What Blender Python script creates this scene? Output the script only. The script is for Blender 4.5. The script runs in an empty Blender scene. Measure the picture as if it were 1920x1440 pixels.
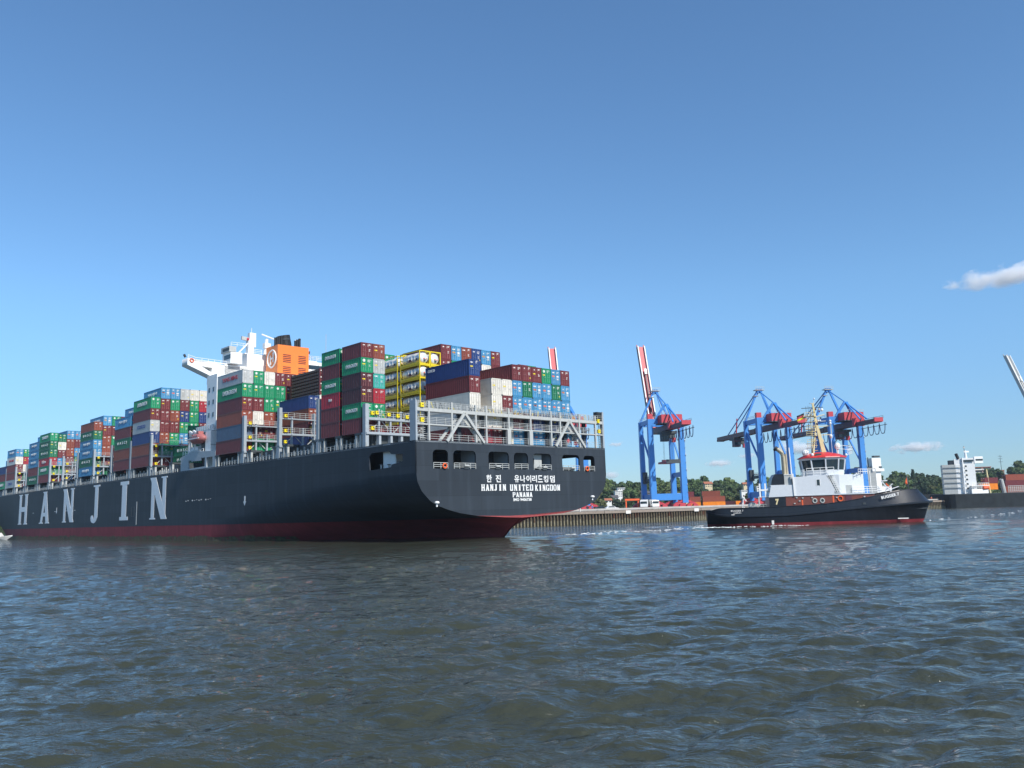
import bpy, math, random
import numpy as np
from mathutils import Vector, Matrix
S = bpy.context.scene
COL = S.collection
PI = math.pi
R_ = math.radians
# ------------------------------------------------------------ camera
CAMH, PITCH, ROLL, FPX = 4.376, .15107, .02964, 1572.92
cd = bpy.data.cameras.new('camera'); cam = bpy.data.objects.new('camera', cd); COL.objects.link(cam)
cd.sensor_width = 36; cd.sensor_fit = 'HORIZONTAL'; cd.lens = FPX / 1920 * 36
cd.clip_start = .5; cd.clip_end = 30000
_F = Vector((0, math.cos(PITCH), math.sin(PITCH))); _U = Vector((0, -math.sin(PITCH), math.cos(PITCH))); _X = Vector((1, 0, 0))
_cr = _X * math.cos(ROLL) - _U * math.sin(ROLL); _cu = _U * math.cos(ROLL) + _X * math.sin(ROLL)
cam.matrix_world = Matrix(((_cr.x, _cu.x, -_F.x, 0), (_cr.y, _cu.y, -_F.y, 0), (_cr.z, _cu.z, -_F.z, CAMH), (0, 0, 0, 1)))
S.camera = cam
# ------------------------------------------------------------ sky and sun
SUN_AZ, SUN_EL = -52.0, 41.0          # azimuth counted from +X towards +Y
w = bpy.data.worlds.new('World'); S.world = w; w.use_nodes = True
nt = w.node_tree; nt.nodes.clear()
sky = nt.nodes.new('ShaderNodeTexSky'); sky.sky_type = 'NISHITA'; sky.sun_disc = False
sky.sun_elevation = R_(SUN_EL); sky.sun_rotation = R_(90 - SUN_AZ)
sky.altitude = 0; sky.air_density = 1.0; sky.dust_density = .15; sky.ozone_density = 2.0
bg = nt.nodes.new('ShaderNodeBackground'); bg.inputs[1].default_value = .112
tint = nt.nodes.new('ShaderNodeVectorMath'); tint.operation = 'MULTIPLY'; tint.inputs[1].default_value = (.77, 1.05, 1.23)
geo_ = nt.nodes.new('ShaderNodeTexCoord'); sep_ = nt.nodes.new('ShaderNodeSeparateXYZ'); nt.links.new(geo_.outputs['Generated'], sep_.inputs[0])
mr_ = nt.nodes.new('ShaderNodeMapRange'); mr_.interpolation_type = 'SMOOTHSTEP'; mr_.inputs[1].default_value = 0; mr_.inputs[2].default_value = .26; nt.links.new(sep_.outputs['Z'], mr_.inputs[0])
hz_ = nt.nodes.new('ShaderNodeMix'); hz_.data_type = 'RGBA'; hz_.inputs[6].default_value = (.60, .62, .75, 1); hz_.inputs[7].default_value = (1, 1, 1, 1); nt.links.new(mr_.outputs[0], hz_.inputs[0])
tint2 = nt.nodes.new('ShaderNodeVectorMath'); tint2.operation = 'MULTIPLY'; nt.links.new(tint.outputs[0], tint2.inputs[0]); nt.links.new(hz_.outputs[2], tint2.inputs[1])
wo = nt.nodes.new('ShaderNodeOutputWorld')
nt.links.new(sky.outputs[0], tint.inputs[0]); nt.links.new(tint2.outputs[0], bg.inputs[0]); nt.links.new(bg.outputs[0], wo.inputs[0])
sl = bpy.data.lights.new('sun', 'SUN'); sl.energy = 4.3; sl.angle = R_(.5); sl.color = (1, .95, .87)
so = bpy.data.objects.new('sun', sl); COL.objects.link(so)
sd = Vector((math.cos(R_(SUN_AZ)) * math.cos(R_(SUN_EL)), math.sin(R_(SUN_AZ)) * math.cos(R_(SUN_EL)), math.sin(R_(SUN_EL))))
so.rotation_euler = sd.to_track_quat('Z', 'Y').to_euler(); so.location = (0, 0, 200)
S.view_settings.view_transform = 'Standard'; S.view_settings.look = 'None'
S.view_settings.exposure = .3; S.view_settings.gamma = 1
S.render.engine = 'CYCLES'
S.cycles.max_bounces = 6; S.cycles.volume_bounces = 8; S.cycles.volume_max_steps = 64

# ------------------------------------------------------------ materials
def nn(t, ty, **k):
    n = t.nodes.new(ty)
    for a, b in k.items(): setattr(n, a, b)
    return n
def mat(name, col, rough=.5, metal=0., var=.08, scale=1.5, rnd=0., dirt=None, dscale=.4, dth=.62, bump=0., spec=.5, coord='Object'):
    m = bpy.data.materials.new(name); m.use_nodes = True; t = m.node_tree
    b = t.nodes['Principled BSDF']; b.inputs['Roughness'].default_value = rough; b.inputs['Metallic'].default_value = metal
    b.inputs['Specular IOR Level'].default_value = spec
    tc = nn(t, 'ShaderNodeTexCoord'); no = nn(t, 'ShaderNodeTexNoise'); no.inputs['Scale'].default_value = scale; no.inputs['Detail'].default_value = 4
    t.links.new(tc.outputs[coord], no.inputs['Vector'])
    mr = nn(t, 'ShaderNodeMapRange'); mr.inputs[1].default_value = .3; mr.inputs[2].default_value = .7
    mr.inputs[3].default_value = 1 - var; mr.inputs[4].default_value = 1 + var
    t.links.new(no.outputs['Fac'], mr.inputs[0])
    fac = mr.outputs[0]
    if rnd:
        oi = nn(t, 'ShaderNodeObjectInfo'); m2 = nn(t, 'ShaderNodeMapRange'); m2.inputs[3].default_value = 1 - rnd; m2.inputs[4].default_value = 1 + rnd
        t.links.new(oi.outputs['Random'], m2.inputs[0]); mm = nn(t, 'ShaderNodeMath', operation='MULTIPLY')
        t.links.new(fac, mm.inputs[0]); t.links.new(m2.outputs[0], mm.inputs[1]); fac = mm.outputs[0]
    vm = nn(t, 'ShaderNodeVectorMath', operation='SCALE'); vm.inputs[0].default_value = col[:3]
    t.links.new(fac, vm.inputs['Scale']); out = vm.outputs[0]
    if dirt:
        n2 = nn(t, 'ShaderNodeTexNoise'); n2.inputs['Scale'].default_value = dscale; n2.inputs['Detail'].default_value = 8; n2.inputs['Roughness'].default_value = .7
        mp = nn(t, 'ShaderNodeMapping'); mp.inputs['Scale'].default_value = (1, 1, .35)
        t.links.new(tc.outputs[coord], mp.inputs[0]); t.links.new(mp.outputs[0], n2.inputs['Vector'])
        m3 = nn(t, 'ShaderNodeMapRange'); m3.inputs[1].default_value = dth; m3.inputs[2].default_value = dth + .12
        t.links.new(n2.outputs['Fac'], m3.inputs[0])
        mx = nn(t, 'ShaderNodeMix', data_type='RGBA'); t.links.new(m3.outputs[0], mx.inputs[0]); t.links.new(out, mx.inputs[6]); mx.inputs[7].default_value = (*dirt, 1)
        out = mx.outputs[2]
    t.links.new(out, b.inputs['Base Color'])
    if bump:
        bn = nn(t, 'ShaderNodeBump'); bn.inputs['Strength'].default_value = bump; bn.inputs['Distance'].default_value = .05
        t.links.new(no.outputs['Fac'], bn.inputs['Height']); t.links.new(bn.outputs[0], b.inputs['Normal'])
    return m
M = {}
RUST = (.16, .06, .03)
CC = dict(m=((.155, .032, .035), 'maroon'), r=((.36, .025, .04), 'bright red'), o=((.24, .062, .036), 'rust brown'), g=((.012, .24, .105), 'bright green'),
          G=((.012, .135, .065), 'dark green'), b=((.06, .24, .43), 'light blue'), n=((.022, .05, .17), 'navy blue'), w=((.72, .68, .6), 'white'),
          y=((.45, .46, .45), 'light grey'), t=((.05, .36, .29), 'turquoise'), k=((.085, .026, .03), 'dark maroon'), s=((.075, .12, .19), 'slate blue'),
          O=((.75, .22, .015), 'orange'))
for c_, (rgb, nm_) in CC.items():
    M['c_' + c_] = mat('container_' + nm_.replace(' ', '_'), rgb, .45, var=.1, scale=.8, rnd=.12, spec=.3, dirt=(tuple(x * 1.25 + .03 for x in rgb) if c_ in 'mokrn' else tuple(x * .45 + y_ * .5 for x, y_ in zip(rgb, RUST))), dscale=1.3, dth=.6)
M['white'] = mat('white_paint', (.8, .8, .78), .4, var=.03)
M['whiteletter'] = mat('white_lettering', (.78, .78, .76), .5, var=.03)
M['redletter'] = mat('red_lettering', (.45, .03, .04), .5)
M['blueletter'] = mat('blue_lettering', (.03, .05, .25), .5)
M['decal'] = mat('pale_decal', (.75, .72, .68), .5, var=.2, scale=9)
M['yellow'] = mat('yellow_paint', (.8, .62, .01), .45, var=.06)
M['yframe'] = mat('tank_frame_yellow', (.75, .58, .01), .45, var=.06)
M['grey'] = mat('grey_deck_paint', (.33, .37, .40), .5, var=.08, dirt=(.22, .2, .17), dscale=.7, dth=.66)
M['lgrey'] = mat('pale_grey_steel', (.44, .45, .43), .5, var=.08, dirt=(.3, .24, .16), dscale=.9, dth=.62)
M['dgrey'] = mat('dark_steel', (.045, .055, .06), .6, var=.2)
M['black'] = mat('soot_black', (.012, .012, .013), .6, var=.3)
M['hull'] = mat('hull_dark_blue_grey', (.035, .044, .055), .55, var=.05, scale=.12, dirt=(.040, .050, .060), dscale=.1, dth=.6, spec=.16)
M['boot'] = mat('boot_top_red', (.25, .036, .044), .65, spec=.2, var=.18, scale=.3, dirt=(.34, .22, .19), dscale=1.1, dth=.68)
M['weed'] = mat('weed_band', (.09, .08, .04), .9, var=.5, scale=1.2, dirt=(.16, .04, .04), dscale=.5, dth=.5)
M['bootgrey'] = mat('hull_letter_white', (.84, .85, .85), .5, var=.04)
M['silver'] = mat('tank_silver', (.8, .8, .78), .3, .35, var=.08)
M['orange'] = mat('funnel_orange', (.82, .21, .03), .45, var=.03)
M['rack'] = mat('flat_rack_brown', (.12, .052, .035), .7, var=.5, scale=3)
M['glass'] = mat('dark_window_glass', (.02, .035, .045), .08, var=.1)
M['lifeb'] = mat('lifeboat_faded_red', (.42, .14, .13), .5, var=.08)
M['ring'] = mat('lifebuoy_orange', (.75, .12, .03), .5)
M['blue'] = mat('crane_blue', (.045, .23, .60), .45, var=.05, scale=.4, dirt=(.04, .18, .44), dscale=.15, dth=.6)
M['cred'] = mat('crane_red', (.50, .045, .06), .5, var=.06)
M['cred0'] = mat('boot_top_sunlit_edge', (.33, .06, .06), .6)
M['cdark'] = mat('dark_red_crane_shade', (.10, .026, .04), .5, var=.1)  # crane red darkened to hold the girders' shade; plain dark red on other parts
M['cgrey'] = mat('crane_pale_grey', (.5, .49, .45), .5, var=.08)
M['cable'] = mat('festoon_cable_blue', (.02, .04, .13), .6)
M['thull'] = mat('tug_hull_black', (.014, .017, .024), .3, var=.1, spec=.35)
M['tred'] = mat('tug_red_brown', (.17, .045, .03), .5, var=.1, dirt=(.35, .1, .04), dscale=.8, dth=.66)
M['tgrey'] = mat('tug_deckhouse_white', (.60, .63, .66), .45, var=.03)
M['troof'] = mat('tug_roof_red', (.6, .03, .03), .4)
M['fhull'] = mat('far_ship_hull_black', (.018, .022, .024), .7, var=.3, spec=.15, scale=.3)
M['mast'] = mat('mast_yellow', (.70, .58, .31), .5, var=.06)
M['exh'] = mat('exhaust_beige', (.46, .4, .28), .45)
M['pile'] = mat('sheet_pile', (.13, .10, .06), .85, var=.3, scale=1.5, dirt=(.13, .045, .02), dscale=.5, dth=.52)
M['pilelow'] = mat('sheet_pile_tide_zone', (.24, .21, .135), .9, var=.25, scale=2, dirt=(.14, .10, .05), dscale=.8, dth=.6)
for k_, c_ in dict(r=(.34, .15, .14), n=(.16, .2, .34), g=(.2, .45, .3), b=(.3, .5, .62), w=(.5, .48, .44)).items(): M['rod_' + k_] = mat('lock_rod_' + k_, c_, .4)
M['gapshade'] = mat('pile_recess_shade', (.03, .028, .024), .9, var=.3)  # near-black put on the recess faces as shade between the piles
M['coping'] = mat('quay_coping', (.27, .22, .18), .85, var=.12, scale=2)
M['concrete'] = mat('concrete', (.42, .40, .37), .85, var=.12, scale=.4)
M['asphalt'] = mat('quay_surface', (.15, .14, .13), .9, var=.15, scale=.1)
M['hill'] = mat('hillside_green', (.035, .055, .02), .95, var=.4, scale=.05)
M['bark'] = mat('bark', (.07, .05, .035), .9, var=.2)
M['brick'] = mat('facade_brick', (.34, .2, .15), .85, var=.12)
M['facw'] = mat('facade_white', (.75, .74, .7), .7, var=.05)
M['facy'] = mat('facade_cream', (.62, .52, .33), .75, var=.06)
M['roofd'] = mat('slate_roof', (.09, .085, .09), .7, var=.15)
M['rooft'] = mat('tile_roof', (.36, .13, .07), .75, var=.15)
M['skin'] = mat('skin', (.55, .33, .24), .5)
M['cloth'] = mat('white_overalls', (.78, .78, .76), .8, var=.05)
M['clothd'] = mat('dark_clothes', (.03, .04, .09), .8)
for i_, (c_, nm_) in enumerate([((.055, .095, .022), 'mid'), ((.085, .12, .03), 'light'), ((.034, .066, .02), 'dark'), ((.09, .10, .03), 'olive'), ((.03, .06, .025), 'blue')]):
    m_ = mat('foliage_' + nm_, c_, .7, var=.35, scale=.35, rnd=.28)
    M['leaf%d' % i_] = m_

def plates(m, w_=9., h_=2.4, amt=.16):
    t = m.node_tree; b = t.nodes['Principled BSDF']; src = b.inputs['Base Color'].links[0].from_socket
    tc = nn(t, 'ShaderNodeTexCoord'); sp = nn(t, 'ShaderNodeSeparateXYZ'); cb = nn(t, 'ShaderNodeCombineXYZ'); ad = nn(t, 'ShaderNodeMath', operation='SUBTRACT')
    t.links.new(tc.outputs['Object'], sp.inputs[0]); t.links.new(sp.outputs['X'], ad.inputs[0]); t.links.new(sp.outputs['Y'], ad.inputs[1]); t.links.new(ad.outputs[0], cb.inputs['X']); t.links.new(sp.outputs['Z'], cb.inputs['Y'])
    br = nn(t, 'ShaderNodeTexBrick'); br.inputs['Scale'].default_value = 1; br.inputs['Brick Width'].default_value = w_; br.inputs['Row Height'].default_value = h_; br.inputs['Mortar Size'].default_value = .05; br.inputs['Mortar Smooth'].default_value = .6
    br.inputs['Color1'].default_value = (1 - amt, 1 - amt, 1 - amt, 1); br.inputs['Color2'].default_value = (1 + amt * .4,) * 3 + (1,); br.inputs['Mortar'].default_value = (.72, .72, .72, 1)
    t.links.new(cb.outputs[0], br.inputs['Vector']); mu = nn(t, 'ShaderNodeVectorMath', operation='MULTIPLY'); t.links.new(src, mu.inputs[0]); t.links.new(br.outputs['Color'], mu.inputs[1])
    ns = nn(t, 'ShaderNodeTexNoise'); ns.inputs['Scale'].default_value = .55; ns.inputs['Detail'].default_value = 6; mp = nn(t, 'ShaderNodeMapping'); mp.inputs['Scale'].default_value = (1.6, 1, .09)
    t.links.new(cb.outputs[0], mp.inputs[0]); mp.inputs['Scale'].default_value = (1.4, .1, 1); t.links.new(mp.outputs[0], ns.inputs['Vector'])
    m3 = nn(t, 'ShaderNodeMapRange'); m3.inputs[1].default_value = .5; m3.inputs[2].default_value = .75; m3.inputs[3].default_value = 1; m3.inputs[4].default_value = 1.35; t.links.new(ns.outputs['Fac'], m3.inputs[0])
    sc = nn(t, 'ShaderNodeVectorMath', operation='SCALE'); t.links.new(mu.outputs[0], sc.inputs[0]); t.links.new(m3.outputs[0], sc.inputs['Scale']); t.links.new(sc.outputs[0], b.inputs['Base Color'])
    bp = nn(t, 'ShaderNodeBump'); bp.inputs['Strength'].default_value = .35; bp.inputs['Distance'].default_value = .03; t.links.new(ns.outputs['Fac'], bp.inputs['Height']); t.links.new(bp.outputs[0], b.inputs['Normal'])
plates(M['hull']); plates(M['boot'], 12., 3.4, .12); plates(M['thull'], 4, 1.2, .2)
# ------------------------------------------------------------ mesh builder
class MB:
    def __init__(s): s.v = []; s.f = []; s.m = []; s.mats = []
    def mi(s, k):
        if k not in s.mats: s.mats.append(k)
        return s.mats.index(k)
    def add(s, vs, fs, k):
        n = len(s.v); i = s.mi(k); s.v += [tuple(p) for p in vs]
        for f in fs: s.f.append(tuple(n + a for a in f)); s.m.append(i)
        return s
    def box(s, a, b, k):
        x0, y0, z0 = a; x1, y1, z1 = b
        x0, x1 = min(x0, x1), max(x0, x1); y0, y1 = min(y0, y1), max(y0, y1); z0, z1 = min(z0, z1), max(z0, z1)
        return s.add([(x0, y0, z0), (x1, y0, z0), (x1, y1, z0), (x0, y1, z0), (x0, y0, z1), (x1, y0, z1), (x1, y1, z1), (x0, y1, z1)],
                     [(3, 2, 1, 0), (4, 5, 6, 7), (0, 1, 5, 4), (1, 2, 6, 5), (2, 3, 7, 6), (3, 0, 4, 7)], k)
    def beam(s, a, b, wd, ht, k, w2=None, h2=None):
        a = Vector(a); b = Vector(b); d = (b - a).normalized()
        up = Vector((0, 0, 1)) if abs(d.z) < .95 else Vector((0, 1, 0))
        r = d.cross(up).normalized(); u = r.cross(d).normalized(); w2 = w2 or wd; h2 = h2 or ht
        P = []
        for p, W_, H_ in ((a, wd, ht), (b, w2, h2)):
            P += [p - r * W_ / 2 - u * H_ / 2, p + r * W_ / 2 - u * H_ / 2, p + r * W_ / 2 + u * H_ / 2, p - r * W_ / 2 + u * H_ / 2]
        return s.add(P, [(3, 2, 1, 0), (4, 5, 6, 7), (0, 1, 5, 4), (1, 2, 6, 5), (2, 3, 7, 6), (3, 0, 4, 7)], k)
    def tube(s, pts, r, k, n=8, r2=None, cap=True):
        pts = [Vector(p) for p in pts]; base = len(s.v); i = s.mi(k); N = len(pts)
        for j, p in enumerate(pts):
            d = (pts[min(j + 1, N - 1)] - pts[max(j - 1, 0)]).normalized()
            up = Vector((0, 0, 1)) if abs(d.z) < .9 else Vector((0, 1, 0))
            x = d.cross(up).normalized(); y = x.cross(d).normalized()
            rr = r if r2 is None else r + (r2 - r) * j / max(1, N - 1)
            if isinstance(r, (list, tuple)): rr = r[j]
            for q in range(n):
                a = 2 * PI * q / n; s.v.append(tuple(p + x * (rr * math.cos(a)) + y * (rr * math.sin(a))))
        for j in range(N - 1):
            for q in range(n):
                a = base + j * n + q; b = base + j * n + (q + 1) % n
                s.f.append((a, b, b + n, a + n)); s.m.append(i)
        if cap:
            s.f.append(tuple(base + q for q in range(n))[::-1]); s.m.append(i)
            s.f.append(tuple(base + (N - 1) * n + q for q in range(n))); s.m.append(i)
        return s
    def sphere(s, c, r, k, n=8, sc=(1, 1, 1)):
        pts = []; rad = []
        base = len(s.v); i = s.mi(k); m_ = max(4, n // 2 + 1)
        for a in range(m_ + 1):
            th = PI * a / m_
            for q in range(n):
                ph = 2 * PI * q / n
                s.v.append((c[0] + r * sc[0] * math.sin(th) * math.cos(ph), c[1] + r * sc[1] * math.sin(th) * math.sin(ph), c[2] + r * sc[2] * math.cos(th)))
        for a in range(m_):
            for q in range(n):
                A = base + a * n + q; B = base + a * n + (q + 1) % n
                s.f.append((A, A + n, B + n, B)); s.m.append(i)
        return s
    def loft(s, rings, k, closed=False, cap=False):
        base = len(s.v); n = len(rings[0]); i = s.mi(k)
        for r in rings: s.v += [tuple(p) for p in r]
        for j in range(len(rings) - 1):
            for q in range(n if closed else n - 1):
                a = base + j * n + q; b = base + j * n + (q + 1) % n
                s.f.append((a, b, b + n, a + n)); s.m.append(i)
        if cap:
            s.f.append(tuple(base + q for q in range(n))[::-1]); s.m.append(i)
            s.f.append(tuple(base + (len(rings) - 1) * n + q for q in range(n))); s.m.append(i)
        return s
    def prism(s, poly, z0, z1, k, ax=2):
        n = len(poly)
        def P(p, z): return {2: (p[0], p[1], z), 1: (p[0], z, p[1]), 0: (z, p[0], p[1])}[ax]
        vs = [P(p, z0) for p in poly] + [P(p, z1) for p in poly]
        fs = [tuple(range(n))[::-1], tuple(range(n, 2 * n))] + [(q, (q + 1) % n, n + (q + 1) % n, n + q) for q in range(n)]
        return s.add(vs, fs, k)
    def rail(s, pts, h, k, step=1.5, r=.035, bars=3, post=.045):
        for a, b in zip(pts[:-1], pts[1:]):
            a = Vector(a); b = Vector(b); L = (b - a).length; n = max(1, int(L / step))
            for q in range(bars):
                z = Vector((0, 0, h * (q + 1) / bars)); s.beam(a + z, b + z, r * 1.6, r * 1.6, k)
            for q in range(n + 1):
                p = a + (b - a) * q / n; s.beam(p, p + Vector((0, 0, h)), post, post, k)
        return s
    def mesh(s, name, smooth=False, sharp=None):
        me = bpy.data.meshes.new(name); me.from_pydata(s.v, [], s.f)
        for k in s.mats: me.materials.append(M[k])
        me.polygons.foreach_set('material_index', s.m)
        if smooth: me.polygons.foreach_set('use_smooth', [True] * len(s.f))
        me.update(); return me
    def build(s, name, parent=None, smooth=False, label=None):
        return link(name, s.mesh(name, smooth), parent, label)
def link(name, me, parent=None, label=None, loc=None, rot=None):
    o = bpy.data.objects.new(name, me); COL.objects.link(o)
    if parent is not None: o.parent = parent
    if loc is not None: o.location = loc
    if rot is not None: o.rotation_euler = (0, 0, rot)
    if label: o['label'] = label
    return o
def tag(o, label, cat, group=None):
    o['label'] = label; o['category'] = cat
    if group: o['group'] = group
    return o
def thing(name, label, cat, loc=(0, 0, 0), rz=0., group=None):
    o = bpy.data.objects.new(name, None); COL.objects.link(o); o.location = loc; o.rotation_euler = (0, 0, rz)
    o.empty_display_size = .5
    return tag(o, label, cat, group)
def struct(name, mb, smooth=False):
    o = mb.build(name, None, smooth) if isinstance(mb, MB) else link(name, mb); o['kind'] = 'structure'; return o
def copy_tree(o, parent=None):
    c = o.copy(); COL.objects.link(c)
    if parent is not None: c.parent = parent
    for ch in list(o.children): copy_tree(ch, c)
    return c
_tm = {}
def text_mesh(body, size, k, bold=.0, depth=.02, name='lettering'):
    key = (body, size, k, bold)
    if key in _tm: return _tm[key]
    cu = bpy.data.curves.new('tmp', 'FONT'); cu.body = body; cu.size = size; cu.extrude = depth; cu.offset = bold
    cu.align_x = 'CENTER'; cu.align_y = 'CENTER'; cu.resolution_u = 2; cu.space_character = 1.06
    o = bpy.data.objects.new('tmp', cu); COL.objects.link(o)
    dg = bpy.context.evaluated_depsgraph_get(); me = bpy.data.meshes.new_from_object(o.evaluated_get(dg)); me.name = name
    me.materials.clear(); me.materials.append(M[k]); bpy.data.objects.remove(o); bpy.data.curves.remove(cu)
    _tm[key] = me; return me
def mesh_size(me):
    xs = [v.co.x for v in me.vertices]; ys = [v.co.y for v in me.vertices]
    return min(xs), max(xs), min(ys), max(ys)
def put_text(body, k, parent, origin, xdir, w_, h_, bold=.02, name='lettering', zdir=(0, 0, 1)):
    """text centred at origin (parent space), xdir = reading direction, scaled to w_ x h_"""
    me = text_mesh(body, 1.0, k, bold); a, b, c, d = mesh_size(me)
    X = Vector(xdir).normalized(); Z = Vector(zdir).normalized(); N = X.cross(Z)
    sx = w_ / (b - a); sy = h_ / (d - c); o = link(name, me, parent)
    O_ = Vector(origin) - X * sx * (a + b) / 2 - Z * sy * (c + d) / 2
    o.matrix_local = Matrix(((X.x * sx, Z.x * sy, N.x, O_.x), (X.y * sx, Z.y * sy, N.y, O_.y), (X.z * sx, Z.z * sy, N.z, O_.z), (0, 0, 0, 1)))
    return o
# slab letters: quads in a unit box
def slab(ch, t=.24, sf=.1):
    Q = []
    def r(x0, y0, x1, y1): Q.append([(x0, y0), (x1, y0), (x1, y1), (x0, y1)])
    def d(x0, y0, x1, y1, wd=None):
        wd = (wd or t) / 2; Q.append([(x0 - wd, y0), (x0 + wd, y0), (x1 + wd, y1), (x1 - wd, y1)])
    def st(x, tt=t, top=1, bot=1):
        r(x - tt / 2, 0, x + tt / 2, 1)
        for on, y, yy in ((bot, 0, sf * .45), (top, 1, 1 - sf * .45)):
            if on:
                r(x - tt / 2 - sf, min(y, yy), x + tt / 2 + sf, max(y, yy))
    L_, Rt = t / 2 + sf, 1 - t / 2 - sf
    if ch == 'H': st(L_); st(Rt); r(L_, .42, Rt, .58)
    elif ch == 'I': st(.5, t * 1.5)
    elif ch == 'N': st(L_ * .95, t * .75); st(1 - L_ * .95, t * .75, 1, 0); d(L_ * .9, 1, 1 - L_ * .9, 0, t * 1.3)
    elif ch == 'A': d(.5, 1, .2, 0, t * .8); d(.5, 1, .8, 0, t * 1.15); r(.25, .22, .75, .34); r(.0, 0, .4, sf * .45); r(.6, 0, 1, sf * .45); r(.3, 1 - sf * .45, .68, 1)
    elif ch == 'J':
        r(.52 - t * .6, .16, .52 + t * .6, 1); r(.52 - t * .6 - sf * 1.6, 1 - sf * .45, .52 + t * .6 + sf * 1.6, 1)
        Q.append([(.52 - t * .6, .165), (.27, .1), (.36, .085)][::-1]); Q.append([(.36, .07), (.52 + t * .6, .165), (.52 - t * .6, .165)]); Q.append([(.14, .02), (.32, 0), (.46, .02), (.58, .07), (.52 + t * .6, .165), (.36, .085), (.27, .1)]); Q.append([(.0, .14), (.03, .07), (.14, .02), (.27, .1), (.26, .17), (.18, .21), (.06, .2)])
    elif ch == 'U': st(L_, t, 1, 0); st(Rt, t, 1, 0); r(L_ - t / 4, 0, Rt + t / 4, .16)
    elif ch == 'T': st(.5, t, 0, 1); r(.02, .84, .98, 1); r(.02, .7, .12, 1); r(.88, .7, .98, 1)
    elif ch == 'E': st(L_); r(L_, 0, .95, .15); r(L_, .85, .95, 1); r(L_, .43, .75, .57); r(.85, 0, .95, .28); r(.85, .72, .95, 1)
    elif ch == 'D': st(L_); r(L_, 0, .75, .14); r(L_, .86, .75, 1); r(.98 - t, .14, .98, .86); d(.8, 0, .98 - t / 2, .16); d(.98 - t / 2, .84, .8, 1)
    elif ch == 'P': st(L_); r(L_, .86, .8, 1); r(L_, .4, .8, .54); r(.95 - t, .47, .95, .93)
    elif ch == 'K': st(L_); d(L_ + .1, .42, .82, 1); d(.82, 0, L_ + .15, .55); r(.62, 0, 1, .05); r(.6, .95, 1, 1)
    elif ch == 'O': r(.02, .14, .02 + t, .86); r(.98 - t, .14, .98, .86); r(.16, 0, .84, .15); r(.16, .85, .84, 1)
    elif ch == 'G': r(.02, .14, .02 + t, .86); r(.16, 0, .9, .15); r(.16, .85, .9, 1); r(.95 - t, 0, .95, .45); r(.55, .38, .98, .5); r(.95 - t, .7, .95, 1)
    elif ch == 'M': st(L_ * .9, t * .7); st(1 - L_ * .9, t * .8); d(.5, .1, L_ * .9, 1, t * .9); d(.5, .1, 1 - L_ * .9, 1, t * .8)
    return Q
def slab_word(mb, word, fn, k, wgap=.12, t=.24, sf=.1, off=.02):
    """fn(x, y, depth) maps unit word box to space"""
    n = len(word); cw = 1 / n; e = 0
    for i, ch in enumerate(word):
        for q in slab(ch, t, sf):
            e += 1; dd = off + .0025 * e; pts = [fn((i + wgap / 2 + p[0] * (1 - wgap)) * cw, p[1], dd) for p in q]
            back = [fn((i + wgap / 2 + p[0] * (1 - wgap)) * cw, p[1], -.03) for p in q]
            n_ = len(pts); mb.add(pts + back, [tuple(range(n_))] + [(j_, n_ + j_, n_ + (j_ + 1) % n_, (j_ + 1) % n_) for j_ in range(n_)], k)
def poly_mesh(name, outer, holes, thick, k, fn):
    """flat plate with holes; 2-D poly -> fn(x, y, z) ; z in +-thick/2"""
    cu = bpy.data.curves.new('tmp', 'CURVE'); cu.dimensions = '2D'; cu.fill_mode = 'BOTH'; cu.extrude = thick / 2
    for P in [outer] + holes:
        sp = cu.splines.new('POLY'); sp.points.add(len(P) - 1)
        for i, p in enumerate(P): sp.points[i].co = (p[0], p[1], 0, 1)
        sp.use_cyclic_u = True
    o = bpy.data.objects.new('tmp', cu); COL.objects.link(o); dg = bpy.context.evaluated_depsgraph_get()
    me = bpy.data.meshes.new_from_object(o.evaluated_get(dg)); me.name = name
    for v in me.vertices: v.co = fn(*v.co)
    me.materials.clear(); me.materials.append(M[k]); bpy.data.objects.remove(o); bpy.data.curves.remove(cu); return me
def rrect(x0, y0, x1, y1, r, n=4):
    P = []
    for cx, cy, a0 in ((x1 - r, y1 - r, 0), (x0 + r, y1 - r, 90), (x0 + r, y0 + r, 180), (x1 - r, y0 + r, 270)):
        for i in range(n + 1):
            a = R_(a0 + 90 * i / n); P.append((cx + r * math.cos(a), cy + r * math.sin(a)))
    return P
# ============================================================ WATER
random.seed(4); rng = np.random.RandomState(7)
def wave_set():
    W_ = []
    for i in range(130):
        lam = .32 * (12 / .32) ** (rng.rand() ** 1.15)
        th = R_(-80) + rng.normal(0, .48)
        sl_ = .030 if lam < .7 else .046 if lam < 1.5 else .045 if lam < 3 else .017
        W_.append((lam, th, sl_ * lam / (2 * PI) * (.6 + .8 * rng.rand()), rng.rand() * 2 * PI))
    return W_
WV = wave_set()
def wave_xyz(X, Y, dl=0.0):
    Z = np.zeros_like(X); DX = np.zeros_like(X); DY = np.zeros_like(X)
    # slow patches of calmer and rougher water
    pm = .8 + .35 * np.sin(X * .071 + 1.3 * np.sin(Y * .043)) * np.sin(Y * .057 + 1.1 * np.sin(X * .039 + 2))
    for lam, th, a, ph in WV:
        kx, ky = math.cos(th), math.sin(th); k_ = 2 * PI / lam
        fade = np.clip((lam / np.maximum(dl, 1e-6) - 1.6) / 2., 0, 1) if not np.isscalar(dl) else 1.
        p = k_ * (kx * X + ky * Y) + ph + .6 * np.sin(.23 * X * ky - .19 * Y * kx + ph)
        s_ = np.sin(p) * a * fade * pm; c_ = np.cos(p) * a * fade * pm * .9
        Z += s_; DX -= c_ * kx; DY -= c_ * ky
    return X + DX, Y + DY, Z
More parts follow.
